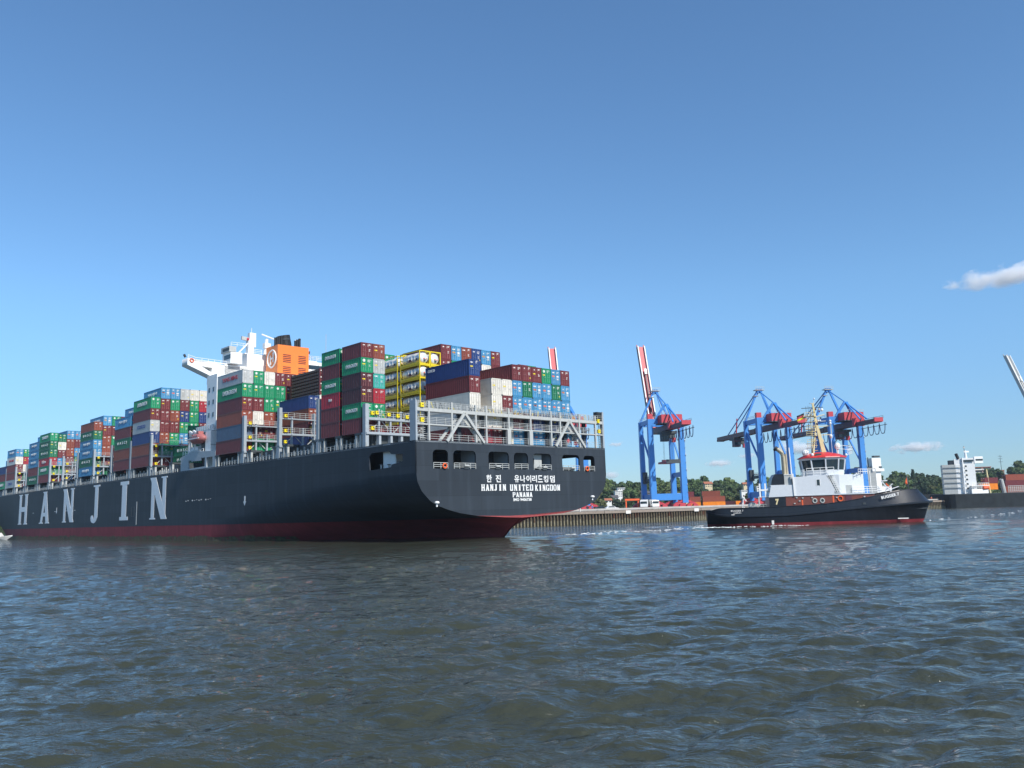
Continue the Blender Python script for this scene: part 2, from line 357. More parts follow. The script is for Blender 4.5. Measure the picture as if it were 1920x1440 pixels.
def make_water():
    th = np.concatenate([np.linspace(58, 21, 40, endpoint=False), np.linspace(21, .35, 780, endpoint=False), np.geomspace(.35, .03, 16)])
    r = CAMH / np.tan(np.radians(th))
    az = np.concatenate([np.linspace(-180, -46, 40, endpoint=False), np.linspace(-46, 46, 1000, endpoint=False), np.linspace(46, 180, 41)])
    A, Rr = np.meshgrid(np.radians(az), r); X = Rr * np.sin(A); Y = Rr * np.cos(A)
    dr = np.abs(np.gradient(r)); da = np.radians(np.gradient(az))
    dl = np.maximum(dr[:, None] * np.ones_like(A) * .8, Rr * da[None, :])
    X2, Y2, Z = wave_xyz(X, Y, dl); nr, na = A.shape
    co = np.stack([X2, Y2, Z], -1).reshape(-1, 3)
    i = np.arange(nr - 1)[:, None] * na + np.arange(na - 1)[None, :]
    f = np.stack([i, i + 1, i + na + 1, i + na], -1).reshape(-1, 4)
    me = bpy.data.meshes.new('water'); me.vertices.add(len(co)); me.vertices.foreach_set('co', co.ravel().astype(np.float32))
    me.loops.add(f.size); me.loops.foreach_set('vertex_index', f.ravel().astype(np.int32))
    me.polygons.add(len(f)); me.polygons.foreach_set('loop_start', (np.arange(len(f)) * 4).astype(np.int32))
    me.polygons.foreach_set('loop_total', np.full(len(f), 4, np.int32)); me.update(); me.validate()
    me.polygons.foreach_set('use_smooth', [True] * len(f))
    m = bpy.data.materials.new('river_water'); m.use_nodes = True; t = m.node_tree; b = t.nodes['Principled BSDF']
    b.inputs['Roughness'].default_value = .06; b.inputs['IOR'].default_value = 1.38
    tc = nn(t, 'ShaderNodeTexCoord')
    n0 = nn(t, 'ShaderNodeTexNoise'); n0.inputs['Scale'].default_value = .06; n0.inputs['Detail'].default_value = 3
    t.links.new(tc.outputs['Object'], n0.inputs['Vector'])
    cr = nn(t, 'ShaderNodeMix', data_type='RGBA'); cr.inputs[6].default_value = (.033, .039, .027, 1); cr.inputs[7].default_value = (.045, .048, .033, 1)
    t.links.new(n0.outputs['Fac'], cr.inputs[0]); t.links.new(cr.outputs[2], b.inputs['Base Color'])
    mp = nn(t, 'ShaderNodeMapping'); mp.inputs['Rotation'].default_value = (0, 0, R_(28)); mp.inputs['Scale'].default_value = (1, 2.1, 1)
    t.links.new(tc.outputs['Object'], mp.inputs[0])
    prev = None
    for sc, dist, st_ in ((6.5, .02, .5), (1.9, .09, .6), (.55, .55, .6)):
        no = nn(t, 'ShaderNodeTexNoise'); no.inputs['Scale'].default_value = sc; no.inputs['Detail'].default_value = 5; no.inputs['Roughness'].default_value = .55
        t.links.new(mp.outputs[0], no.inputs['Vector'])
        bn = nn(t, 'ShaderNodeBump'); bn.inputs['Distance'].default_value = dist; bn.inputs['Strength'].default_value = st_
        t.links.new(no.outputs['Fac'], bn.inputs['Height'])
        if prev: t.links.new(prev.outputs[0], bn.inputs['Normal'])
        prev = bn
    t.links.new(prev.outputs[0], b.inputs['Normal'])
    me.materials.append(m); o = link('water', me); o['kind'] = 'structure'
make_water()
M['foam'] = mat('foam', (.75, .77, .76), .8, var=.1, scale=3)
def foam(name, label, path, width, n, seed, size=.35):
    """broken white foam flecks floating on the waves along a path"""
    rg = random.Random(seed); mb = MB()
    for _ in range(n):
        t_ = rg.random() * (len(path) - 1); i = int(t_); q = t_ - i
        cx = path[i][0] * (1 - q) + path[i + 1][0] * q; cy = path[i][1] * (1 - q) + path[i + 1][1] * q
        wd = width[i] * (1 - q) + width[i + 1] * q
        cx += rg.gauss(0, .35) * wd; cy += rg.gauss(0, .35) * wd
        a = rg.uniform(-.4, .4); L = size * rg.uniform(.5, 3.2); B = size * rg.uniform(.3, 1.1); m_ = 9
        P = []
        for j in range(m_):
            an = 2 * PI * j / m_; rr = rg.uniform(.55, 1.1)
            x = L * math.cos(an) * rr; y = B * math.sin(an) * rr; P.append((cx + x * math.cos(a) - y * math.sin(a), cy + x * math.sin(a) + y * math.cos(a)))
        X = np.array([p[0] for p in P] + [cx]); Y = np.array([p[1] for p in P] + [cy])
        X2, Y2, Z = wave_xyz(X, Y, np.full_like(X, 1.))
        mb.add([(X2[j], Y2[j], Z[j] + .05) for j in range(m_)] + [(X2[m_], Y2[m_], Z[m_] + .13)], [(j, (j + 1) % m_, m_) for j in range(m_)], 'foam')
    o = mb.build(name, None, True); o['kind'] = 'stuff'; o['label'] = label; return o

# ============================================================ CONTAINER SHIP
def ring(mb, c, e1, e2, R0, r, k, n=18, m_=6):
    c, e1, e2 = Vector(c), Vector(e1).normalized(), Vector(e2).normalized(); nrm_ = e1.cross(e2); rings = []
    for i in range(n + 1):
        a = 2 * PI * i / n; d = e1 * math.cos(a) + e2 * math.sin(a)
        rings.append([c + d * (R0 + r * math.cos(2 * PI * q / m_)) + nrm_ * (r * math.sin(2 * PI * q / m_)) for q in range(m_)])
    mb.loft(rings, k, True); return mb

YAW, X0, Y0 = .7606, -15.372, 131.709
FU = Vector((-math.sin(YAW), math.cos(YAW), 0)); FV = Vector((math.cos(YAW), math.sin(YAW), 0)); OO = Vector((X0, Y0, 0))
RZ = PI / 2 + YAW
def WW(u, v, w): return OO + FU * u + FV * v + Vector((0, 0, w))
ship = thing('container_ship', 'huge dark-hulled container ship with orange funnel seen from its stern', 'container ship', OO, RZ)
def L(u, v, w): return (u, -v, w)
LV = [-3, 0, 1.5, 3.5, 3.9, 4.4, 5, 5.8, 6.5, 8, 9.5, 10.8, 16.05]
ST = [(0, [0, 0, 0, 4, 10.5, 14, 16.5, 19, 20.2, 21.8, 22.6, 22.8, 22.8]),
      (3.5, [.2, .2, .3, 5.5, 11, 14.4, 16.9, 19.2, 20.4, 21.9, 22.7, 22.8, 22.8]),
      (7, [.35, .5, 1.2, 7.5, 11.5, 14.8, 17.2, 19.4, 20.6, 22, 22.7, 22.8, 22.8]),
      (14, [.6, 1.8, 5, 12, 13.5, 15.5, 17.8, 19.8, 20.9, 22.2, 22.75, 22.8, 22.8]),
      (22, [2, 6, 10, 15.5, 16.8, 17.9, 19.2, 20.7, 21.5, 22.4, 22.8, 22.8, 22.8]),
      (32, [6, 12, 15.5, 18.8, 19.4, 20, 20.8, 21.6, 22.2, 22.7, 22.8, 22.8, 22.8]),
      (45, [12, 17.5, 19.5, 21.2, 21.5, 21.9, 22.2, 22.5, 22.7, 22.8, 22.8, 22.8, 22.8]),
      (60, [17, 21.2, 22, 22.5, 22.6, 22.7] + [22.8] * 7), (78, [22.3] + [22.8] * 12), (120, [22.8] * 13), (180, [22.8] * 13), (235, [22.8] * 13),
      (262, [18.5, 19.5, 20, 20.8, 21, 21.2, 21.4, 21.7, 22, 22.4, 22.6, 22.8, 22.8]), (290, [12, 13.2, 14, 15.2, 15.5, 15.9, 16.3, 17, 17.6, 18.8, 19.9, 20.8, 22]),
      (318, [5, 6, 6.8, 8, 8.3, 8.8, 9.2, 10, 10.6, 12, 13.5, 14.6, 18]), (338, [.8, 1.1, 1.5, 2.2, 2.4, 2.7, 3, 3.6, 4.1, 5.4, 7, 8.2, 12]), (350, [.1] * 6 + [.1, .2, .3, .6, 1.3, 2, 5])]
WB = {0: 3.42, 3.5: 1.2}
_us = sorted(set([u for u, _ in ST] + [1.7, 5.2, 9, 11.5, 17, 19.5, 24.5, 27, 29.5, 35, 38, 41.5, 49, 53, 56.5, 64, 69, 73.5, 248, 276, 304, 328]))
def _herm(us, ys, x):
    us = np.array(us, float); ys = np.array(ys, float); n = len(us); d = np.diff(ys) / np.diff(us); m = np.zeros(n)
    m[0], m[-1] = d[0], d[-1]
    for i in range(1, n - 1): m[i] = 0 if d[i - 1] * d[i] <= 0 else 2 * d[i - 1] * d[i] / (d[i - 1] + d[i])
    i = min(n - 2, max(0, int(np.searchsorted(us, x) - 1))); h = us[i + 1] - us[i]; t = (x - us[i]) / h
    return (2 * t**3 - 3 * t**2 + 1) * ys[i] + (t**3 - 2 * t**2 + t) * h * m[i] + (-2 * t**3 + 3 * t**2) * ys[i + 1] + (t**3 - t**2) * h * m[i + 1]
ST = [(u, [float(_herm([s_[0] for s_ in ST], [s_[1][q] for s_ in ST], u)) for q in range(13)]) for u in _us]
WB = {0: 3.42, 1.7: 2.4, 3.5: 1.2, 5.2: -.2}
def hull_mesh():
    mb = MB()
    for sgn in (1, -1):
        for j in range(len(ST) - 1):
            (u0, a), (u1, b) = ST[j], ST[j + 1]
            for q in range(12):
                if q == 11 and u1 <= 14: continue            # plates with mooring openings go here
                def P(u, hb, lev):
                    z = max(LV[lev], WB.get(u, -9)); return L(u, 22.8 - sgn * hb[lev], z)
                vs = [P(u0, a, q), P(u1, b, q), P(u1, b, q + 1), P(u0, a, q + 1)]
                if sgn < 0: vs = vs[::-1]
                k = 'boot' if q < 3 else 'hull'
                mb.add(vs, [(3, 2, 1, 0)], k)
    return mb
hm_ = hull_mesh(); hm_.mats = [hm_.mats[0], hm_.mats[1]] if len(hm_.mats) > 1 else hm_.mats
ho_ = hm_.build('hull', ship, True)
import bmesh
bm_ = bmesh.new(); bm_.from_mesh(ho_.data); bmesh.ops.remove_doubles(bm_, verts=bm_.verts, dist=.01); bm_.to_mesh(ho_.data); bm_.free()
mb = MB(); lip = [(22.8 - ST[0][1][i], LV[i]) for i in (4, 3)] + [(22.8, 3.36)] + [(22.8 + ST[0][1][i], LV[i]) for i in (3, 4, 5)] + [(34, 4.0), (20, 3.72)]
mb.prism([(-v, w_ - .02) for v, w_ in lip], -.04, .05, 'cred0', 0); mb.build('boot_top_lip', ship)
# weed band at the waterline
mb = MB()
for j in range(len(ST) - 1):
    if ST[j][0] < 45: continue
    (u0, a), (u1, b) = ST[j], ST[j + 1]
    n_ = max(1, int((u1 - u0) / 3))
    for i in range(n_):
        f0, f1 = i / n_, (i + 1) / n_
        def hv(f, lv): return (a[lv] * (1 - f) + b[lv] * f)
        def pt(f, z):
            h = hv(f, 1) + (hv(f, 2) - hv(f, 1)) * z / 1.5; return L(u0 + (u1 - u0) * f, 22.8 - h - .1, z)
        t0, t1 = .75 + .5 * random.random(), .75 + .5 * random.random()
        mb.add([pt(f0, -.3), pt(f1, -.3), pt(f1, t1), pt(f0, t0)], [(0, 1, 2, 3)], 'weed')
mb.build('weed_band', ship)
# transom with its seven mooring openings
TW = [(3.29, 11.55, 6.45, 14.6), (7.52, 11.55, 12.4, 14.6), (15.2, 11.6, 19.95, 14.6), (21.15, 11.65, 24.6, 14.55), (25.85, 11.6, 30.5, 14.55), (33.4, 11.55, 38.1, 14.52), (39.25, 11.5, 42.4, 14.46)]
out_ = [(22.8 - ST[0][1][i], LV[i]) for i in range(12, 2, -1)] + [(22.8 + ST[0][1][i], LV[i]) for i in range(3, 13)]
link('transom', poly_mesh('transom', out_, [rrect(a, b, c, d, .75) for a, b, c, d in TW], .3, 'hull', lambda x, y, z: (.0 + z + .15, -x, y)), ship)
for v_ in (0., 45.6):
    me = poly_mesh('side_plate', [(0, 10.8), (14, 10.8), (14, 16.05), (0, 16.05)], [[(3.6, 12.9), (6.6, 12.5), (6.8, 12.1), (12.9, 11.9), (13.1, 14.2), (12.3, 14.75), (7.4, 14.75), (6.6, 14.2), (3.6, 14.0)]], .2, 'hull',
                   (lambda x, y, z, v_=v_: (x, -(v_ + z + (.1 if v_ == 0 else -.1)), y)))
    link('side_plate', me, ship)
mb = MB()   # mooring deck
mb.box(L(.3, .2, 10.9), L(14, 45.4, 11.2), 'dgrey'); mb.box(L(.3, .2, 15.3), L(14, 45.4, 15.75), 'dgrey')
mb.box(L(13.5, 4.5, 11.2), L(14, 41, 15.3), 'hull')
for v_ in (12.75, 14.9, 20.3, 25.1, 30.9, 33.0): mb.box(L(.5, v_ - .1, 11.2), L(4.2, v_ + .1, 15.3), 'grey')
mb.box(L(5, 18, 11.2), L(8, 24, 15.3), 'hull')
mb.build('mooring_deck', ship)
mb = MB(); mb.box(L(1.2, 27.3, 12.1), L(1.5, 29.2, 14.45), 'lgrey'); mb.add([L(1.2, 26.7, 14.45), L(1.2, 27.3, 14.45), L(1.2, 27.3, 13.6)], [(0, 1, 2)], 'lgrey')
mb.box(L(6.7, .9, 11.9), L(10.2, 1.1, 15.2), 'white'); mb.box(L(8, 1.6, 11.2), L(8.4, 6.2, 15.2), 'white'); mb.box(L(9.5, 3.0, 11.2), L(13.3, 3.3, 15.2), 'white')
mb.build('bulkhead_panel', ship)
mb = MB()
for u_, w_ in ((4.2, 1.1), (5.4, 1.2), (8.2, .9), (10.4, 1.)): mb.tube([L(u_, .6, 11.2), L(u_, .6, 11.2 + w_ + .6)], .16, 'lgrey', 8); mb.tube([L(u_, .6, 12.2 + w_ - .5), L(u_, .6, 12.3 + w_ - .5)], .32, 'dgrey', 8)
for v_ in (9, 17, 23, 28.5, 35.5, 37): mb.tube([L(1.4, v_, 11.2), L(1.4, v_, 12.3)], .35, 'dgrey', 8); mb.tube([L(1.4, v_ - .5, 11.9), L(1.4, v_ + .5, 11.9)], .42, 'dgrey', 8)
mb.build('bollard', ship)
for a, b, c, d in TW:
    mb = MB(); mb.rail([L(-.05, a + .12, b + .02), L(-.05, c - .12, b + .02)], .95, 'lgrey', 1.15, .05, 3, .08); mb.build('opening_rail', ship)
for v_ in (5.6, 40.0): ring(MB(), L(-.2, v_, 12.0), (0, 1, 0), (0, 0, 1), .38, .12, 'ring', 16).build('lifebuoy', ship)
mb = MB()
for v_ in (10.2, 17.2, 28.6, 36.0): mb.box(L(-.15, v_ - .5, 11.6), L(.0, v_ + .5, 12.1), 'dgrey'); mb.tube([L(-.2, v_ - .5, 12.1), L(-.2, v_ + .5, 12.1)], .18, 'lgrey', 8)
mb.build('fairlead', ship)
# names on the transom
def fs(v0, v1, w0, w1): return lambda x, y, dd: L(-.0 - dd, v0 + (v1 - v0) * x, w0 + (w1 - w0) * y)
for word, bx in (('HANJIN', (13.35, 19.1, 7.98, 9.05)), ('UNITED', (19.9, 25.6, 7.96, 9.03)), ('KINGDOM', (26.0, 32.5, 7.93, 9.0)), ('PANAMA', (20.5, 25.35, 6.85, 7.7))):
    mb = MB(); slab_word(mb, word, fs(*bx), 'whiteletter', .1, .27, .1, .02); mb.build('stern_lettering', ship)
put_text('IMO 9406738', 'whiteletter', ship, L(-.04, 22.9, 6.42), L(0, 1, 0), 4.4, .52, .035, 'stern_lettering')
for ch, v_ in (('한', 15.2), ('진', 17.3), ('유', 21.65), ('나', 23.1), ('이', 24.55), ('리', 26.0), ('드', 27.45), ('킹', 28.9), ('덤', 30.55)):
    try: put_text(ch, 'whiteletter', ship, L(-.04, v_, 10.03), L(0, 1, 0), 1.2, 1.25, .02, 'stern_lettering')
    except Exception as e_: print('hangul', e_)
for ch, u0, u1, w0 in (('H', 234.9, 222.9, 4.97), ('A', 208.3, 196.6, 5.05), ('N', 183, 171.2, 5.15), ('J', 155.6, 147, 4.6), ('I', 132.2, 125.3, 5.15), ('N', 110.7, 99.3, 5.1)):
    mb = MB(); t_ = {'I': .34, 'J': .27}.get(ch, .24); s_ = {'I': .2, 'J': .1}.get(ch, .075)
    slab_word(mb, ch, lambda x, y, dd, u0=u0, u1=u1, w0=w0: L(u0 + (u1 - u0) * x, -.0 - dd, w0 + (15.42 - w0) * y), 'bootgrey', 0, t_, s_, .03)
    mb.build('side_lettering', ship)
for u_, w_ in ((58.5, 8.1), (128.5, 9.6), (189, 8.8)):
    mb = MB(); mb.box(L(u_ - .25, -.03, w_), L(u_ + .25, .05, w_ + 1.1), 'whiteletter'); mb.add([L(u_ - .7, -.03, w_), L(u_ + .7, -.03, w_), L(u_, -.03, w_ - .9)], [(0, 1, 2)], 'whiteletter'); mb.build('arrow_mark', ship)
mb = MB()
for u_ in range(12): mb.box(L(88 - u_ * 1.2, -.03, 8.9 + .1 * (u_ % 3)), L(88.5 - u_ * 1.2, .03, 9.1 + .1 * (u_ % 2)), 'decal')
for u_ in (170, 178, 190, 215): mb.box(L(u_, -.03, 8.6), L(u_ + 1.4, .03, 8.75), 'decal')
mb.box(L(119.2, -.05, 3.9), L(119.6, .05, 9.8), 'lgrey')
for a, b in (((121, 6), (123, 6)), ((121, 8.4), (123, 8.4))): mb.box(L(a[0], -.04, a[1]), L(b[0], .04, b[1] + .12), 'dgrey')
for u_ in (121, 123): mb.box(L(u_, -.04, 6), L(u_ + .15, .04, 8.4), 'dgrey')
mb.build('hull_mark', ship)
for v_, w_ in ((3.9, 6.0), (41.2, 6.6)):
    mb = MB(); mb.tube([L(-.1, v_, w_ - .5), L(-.1, v_, w_)], .14, 'white', 8); mb.sphere(L(-.15, v_, w_ + .15), .42, 'white', 10, (1, 1, .6)); mb.build('stern_lamp', ship)
# deck, hatch coamings, side railing
mb = MB(); deckring = [(u, 22.8 - h[-1]) for u, h in ST] + [(u, 22.8 + h[-1]) for u, h in ST[::-1]]
mb.prism([(u, -v) for u, v in deckring], 15.75, 15.98, 'grey'); mb.build('main_deck', ship)
mb = MB(); mb.box(L(15, 2.6, 15.98), L(73, 43, 18.3), 'dgrey'); mb.box(L(95, 2.6, 15.98), L(300, 43, 18.3), 'dgrey'); mb.build('hatch_coaming', ship)
mb = MB(); mb.rail([L(14, .12, 16.05), L(70, .12, 16.05)], .75, 'lgrey', 1.25, .04, 2, .13); mb.rail([L(94, .12, 16.05), L(255, .12, 16.05)], .75, 'lgrey', 1.25, .04, 2, .13)
mb.build('deck_rail', ship)
for b0 in [15.5, 30.2, 45.4, 60.7] + [97.2 + 14.65 * i for i in range(12)]:
    mb = MB()
    for du in (0., 11.0) if b0 != 15.5 else (0.3, 6.6, 12.2):
        for q in (0., 1.5): mb.beam(L(b0 + du + q * .9, .25, 16), L(b0 + du + q * .9, .25, 18.35), .42, .42, 'lgrey')
        mb.box(L(b0 + du - .3, 0, 18.1), L(b0 + du + 1.7, 2.6, 18.5), 'dgrey')
        mb.box(L(b0 + du - .3, 2.2, 16), L(b0 + du + 1.7, 2.6, 18.4), 'dgrey')
    for q in range(7): mb.box(L(b0 + 2 + q * 1.3, .9, 16), L(b0 + 2.25 + q * 1.3, 1.1, 17.2 + .5 * (q % 2)), 'lgrey')
    mb.build('container_pedestal', ship)

# ---- lashing bridges
def lashing(u, heavy, posts, plats, vmax=45.6, reels=()):
    mb = MB()
    for v_, top, wd in heavy: mb.box(L(u - .35, v_, 16), L(u + .55, v_ + wd * .85, top), 'grey')
    for v_, top in posts:
        mb.box(L(u - .15, v_ - .16, 16), L(u + .25, v_ + .16, top), 'grey')
        mb.box(L(u - .4, v_ - .22, 16), L(u + .5, v_ + .22, 18.4), 'grey')
    for z, th in plats: mb.box(L(u - .3, .3, z - th), L(u + .9, vmax - .3, z), 'grey')
    mb.box(L(u - .6, 0, 18.15), L(u + 1, vmax, 18.5), 'grey')
    for q in range(9): mb.beam(L(u + .6, 1.2 + 5. * q, 18.5), L(u + .6, 3.7 + 5. * q, plats[0][0] - .3), .14, .14, 'lgrey'); mb.beam(L(u + .6, 6.2 + 5. * q - .1, 18.5), L(u + .6, 3.7 + 5. * q, plats[0][0] - .3), .14, .14, 'lgrey')
    o = mb.build('lashing_bridge', ship)
    mb = MB()
    for z, th in plats: mb.rail([L(u - .3, .7, z), L(u - .3, vmax - .5, z)], 1.1, 'lgrey', 1.25, .035, 3, .06)
    for i in range(int(vmax / .85)):
        if random.random() < .6:
            v_ = 1 + i * .84; z = plats[0][0]; mb.beam(L(u + .1, v_, z), L(u + .3, v_ + random.uniform(-.5, .5), z + random.uniform(.6, 1.3)), .07, .07, random.choice(['lgrey', 'yellow', 'dgrey']))
    mb.build('bridge_rail', o)
    for v_, z in reels:
        mb = MB(); mb.box(L(u - .6, v_, z), L(u - .2, v_ + .6, z + .6), 'yellow'); mb.tube([L(u - .7, v_ + .38, z + .38), L(u - .62, v_ + .38, z + .38)], .09, 'dgrey', 8)
        for s_ in (.02, .6): mb.box(L(u - .45, v_ + s_, z - .25), L(u - .35, v_ + s_ + .12, z), 'dgrey')
        mb.build('light_box', o)
    return o
P26 = [(2.9, 24.4), (5.4, 22.2), (7.9, 25.3)] + [(7.9 + 2.53 * i, 24.6 + .8 * (i % 2)) for i in range(1, 15)]
for u in (29.8, 44.6, 59.8):
    lashing(u, [(0, 26., .72), (7.7, 25.2, .3)], P26, [(21., .4), (24., .22)], reels=[(1.0, 24.15), (1.0, 21.2), (1.0, 19.0)])
for u in (111.3, 125.5, 140.5, 155.5, 170.5, 185.3, 199.6, 212.6, 228, 242.5, 255.8):
    ht = 26 if u > 111.5 else 26.4
    lashing(u, [(0, ht, .6)], P26, [(21.2, .4), (24., .22)], reels=[(1.0, 23.3), (1.0, 20.9), (1.0, 18.8)])
# bridge behind the two tall short-container stacks
o = lashing(14.4, [(-.05, 23.4, .8)], [(2.9, 22.6), (5.3, 20.9), (7.5, 22.4), (10.2, 22.), (12.7, 22.)] + [(15.2 + 2.53 * i, 22) for i in range(12)], [(21.1, .45), (18.6, .25)],
            reels=[(1.0, 21.5), (1.9, 21.6), (4.4, 21.4), (6.3, 21.3), (8.3, 21.2), (1.0, 18.9)])
# stern frame standing on the transom
mb = MB(); mb.box(L(-.02, -.02, 15.98), L(1.55, .32, 22.4), 'grey'); mb.box(L(.0, 45.2, 15.98), L(.6, 45.6, 23.1), 'grey')
for v_, top in ((2.7, 22.4), (7.45, 22.45), (12.65, 22.3), (15., 22.4), (20.25, 22.3), (25.6, 22.4), (30.87, 22.4), (33.3, 22.35), (38.55, 22.3), (43.15, 22.2)):
    mb.box(L(.0, v_ - .15, 15.98), L(.35, v_ + .15, top), 'lgrey')
    if v_ in (20.25, 25.6): mb.box(L(-.03, v_ - .42, 15.98), L(.5, v_ + .42, 18.5), 'lgrey')
mb.box(L(.05, .3, 20.7), L(1.3, 45.2, 21.25), 'lgrey'); mb.box(L(.05, .3, 18.5), L(1.3, 45.2, 18.72), 'lgrey')
for v_ in (3, 9.8, 15, 20.3, 25.6, 31, 35.6, 41): mb.box(L(1.0, v_ - .35, 15.98), L(1.4, v_ + .35, 20.7), 'hull')
for a in (10.05, 35.6):
    for uu, wd in ((-.12, .55), (1.25, .5)):
        s_ = 0 if uu < 0 else .6
        for e_ in (-3.85 - s_, 4.2 + s_): mb.beam(L(uu, a, 20.85), L(uu, a + e_, 16.0), .3, wd * .8, 'lgrey')
sf_ = mb.build('stern_frame', ship)
mb = MB(); mb.rail([L(.05, .5, 21.25), L(.05, 45.2, 21.25)], 1.05, 'lgrey', 1.25, .03, 3, .06); mb.rail([L(.05, .5, 18.72), L(.05, 45.2, 18.72)], 1.05, 'lgrey', 1.8, .035, 4, .07)
mb.rail([L(.2, 1.0, 16.0), L(.2, 45.0, 16.0)], 1.1, 'lgrey', 2.0, .035, 3, .06); mb.rail([L(1.3, .5, 21.25), L(1.3, 45.2, 21.25)], 1.05, 'lgrey', .8, .03, 3, .07)
for i in range(70):
    v_ = .9 + i * .63; mb.beam(L(.6, v_, 21.25), L(.8, v_ + random.uniform(-.4, .4), 21.25 + random.uniform(.5, 1.3)), .07, .07, random.choice(['lgrey', 'lgrey', 'yellow', 'dgrey']))
mb.build('bridge_rail', sf_)
for v_, z in ((.9, 21.3), (.9, 18.9), (43.6, 20.9), (43.7, 18.9)):
    mb = MB(); mb.box(L(-.2, v_, z), L(.2, v_ + .65, z + .7), 'yellow'); mb.tube([L(-.28, v_ + .4, z + .4), L(-.2, v_ + .4, z + .4)], .09, 'dgrey', 8); mb.build('light_box', sf_)
mb = MB(); mb.box(L(.3, 44.0, 21.3), L(1.2, 45.1, 23.1), 'dgrey')
for i in range(22): mb.box(L(.1, 44.1, 16.1 + i * .32), L(.2, 45.1, 16.16 + i * .32), 'dgrey')
for v_ in (44.1, 44.6, 45.05): mb.box(L(.12, v_, 16), L(.2, v_ + .07, 23), 'dgrey')
mb.build('ladder', sf_)
mb = MB()
for i in range(14): mb.box(L(.4, 1.2 + .0 * i, 16.1 + i * .33), L(1.2, 2.2, 16.16 + i * .33), 'lgrey')
mb.build('ladder', sf_)
# flag staff man in red seen on the stern platform is a person of his own (below)

# ---- accommodation, wing and funnel
UA = 88.
acc = MB()
acc.box(L(UA, 14.2, 16), L(UA + 12, 33.8, 45.3), 'white'); acc.box(L(UA - .0, 8.4, 38.2), L(UA + 10, 14.2, 41.9), 'white'); acc.box(L(UA, 33.8, 38.2), L(UA + 10, 39, 41.9), 'white')
acc.box(L(76, 12, 16), L(UA, 34, 38), 'white'); acc.box(L(UA + 1, 14, 45.3), L(UA + 8, 32, 45.6), 'white')
acc.box(L(UA - 1.5, 9.2, 42.2), L(UA + 3, 12.2, 45.0), 'white'); acc.box(L(UA - 1.6, 8.8, 45.0), L(UA + 3, 10.6, 46.4), 'lgrey'); acc.box(L(UA - .6, 28.5, 42), L(UA, 37.0, 44.9), 'white')
ac = acc.build('accommodation', ship)
mb = MB(); mb.box(L(UA - .63, 29, 42.9), L(UA - .6, 36.5, 44.0), 'glass'); mb.box(L(UA - 1.55, 9.15, 43.3), L(UA + 2, 9.2, 44.4), 'glass'); mb.box(L(UA - 1.63, 8.75, 45.3), L(UA + 2, 8.8, 46.0), 'dgrey')
mb.build('window', ac)
mb = MB(); mb.rail([L(UA - .2, 14.4, 45.3), L(UA - .2, 33.5, 45.3)], 1.2, 'white', 1.6, .05, 3, .08); mb.rail([L(UA - 1.4, 9.3, 46.4), L(UA - 1.4, 14, 46.4)], 1., 'white', 1.2, .05, 2, .08)
mb.rail([L(UA - .2, 28, 45.3), L(UA - .2, 37, 45.3)], 1.2, 'white', 1.5, .05, 3, .08); mb.build('railing', ac)
# wing beam: slab with a triangular hole, 3 m deep
wing = poly_mesh('bridge_wing', [(-.7, 42.6), (-.72, 41.0), (6.8, 38.1), (7.0, 36.9), (14.6, 36.9), (14.6, 41.6), (9.5, 41.6)], [[(2.7, 40.95), (5.35, 40.85), (5.3, 39.55)]], 3.2, 'white', lambda x, y, z: (UA + 1.6 + z, -x, y))
link('bridge_wing', wing, ship)
mb = MB(); mb.rail([L(UA, -.6, 42.4), L(UA, 1.2, 41.95), L(UA, 9.0, 41.7)], 1.0, 'white', 1.4, .05, 2, .09); mb.tube([L(UA, -1.2, 42.7), L(UA, -1.6, 43.4)], .3, 'dgrey', 8)
mb.box(L(UA, -.6, 42.0), L(UA + .1, 9, 42.25), 'white'); mb.build('railing', ship)
for v_, z in ((.3, 42.1),): ring(MB(), L(UA - .1, v_, z), (0, -1, 0), (0, 0, 1), .42, .13, 'ring').build('lifebuoy', ship)
# tower leg below the wing
mb = MB(); mb.box(L(82.6, 4.2, 25.4), L(88.0, 8.0, 38.6), 'white'); mb.box(L(84.6, 4.6, 16), L(87.5, 8.0, 25.4), 'white'); mb.box(L(82.2, 3.6, 25.2), L(92, 8, 25.5), 'white')
for u_ in (84, 86.3):
    for z in (28.5, 31.5, 34.5): mb.box(L(u_, 4.15, z), L(u_ + .7, 4.2, z + 1.1), 'glass')
for z in (30, 33.2, 36): mb.box(L(82.4, 5.2, z), L(82.6, 5.9, z + 2.2), 'lgrey')
tw = mb.build('wing_tower', ship)
mb = MB(); mb.box(L(82.2, 3.5, 25.5), L(92, 3.6, 26.6), 'white')
for q in range(8): mb.box(L(82.4 + q * 1.2, 3.45, 25.6), L(82.7 + q * 1.2, 3.5, 26.5), 'lgrey')
mb.build('balcony', tw)
# side house at the deck edge with openings
me = poly_mesh('side_house', [(73.2, 16), (92, 16), (92, 19.3), (86, 20.3), (73.2, 19.6)], [[(74.6, 16.2), (77.6, 16.2), (77.6, 18.4), (74.6, 18.4)], [(78.6, 16.5), (87.5, 16.4), (87.5, 18.3), (85.9, 18.3), (85.9, 18.0), (80.5, 17.9), (80.5, 18.5), (78.6, 18.5)]], .25, 'grey', lambda x, y, z: (x, -(.15 + z), y))
sh = link('side_house', me, ship)
mb = MB(); mb.box(L(73.2, .3, 19.3), L(92, 6, 19.55), 'white'); mb.box(L(73.2, 5.5, 16), L(92, 5.8, 19.3), 'dgrey'); mb.box(L(76.6, .4, 19.6), L(79.4, 3, 24.4), 'white'); mb.box(L(79.5, .6, 20), L(82, 1.2, 22.3), 'dgrey')
for u_ in (83.2, 84.6): mb.tube([L(u_, .8, 19.6), L(u_, .8, 20.6)], .5, 'white', 8)
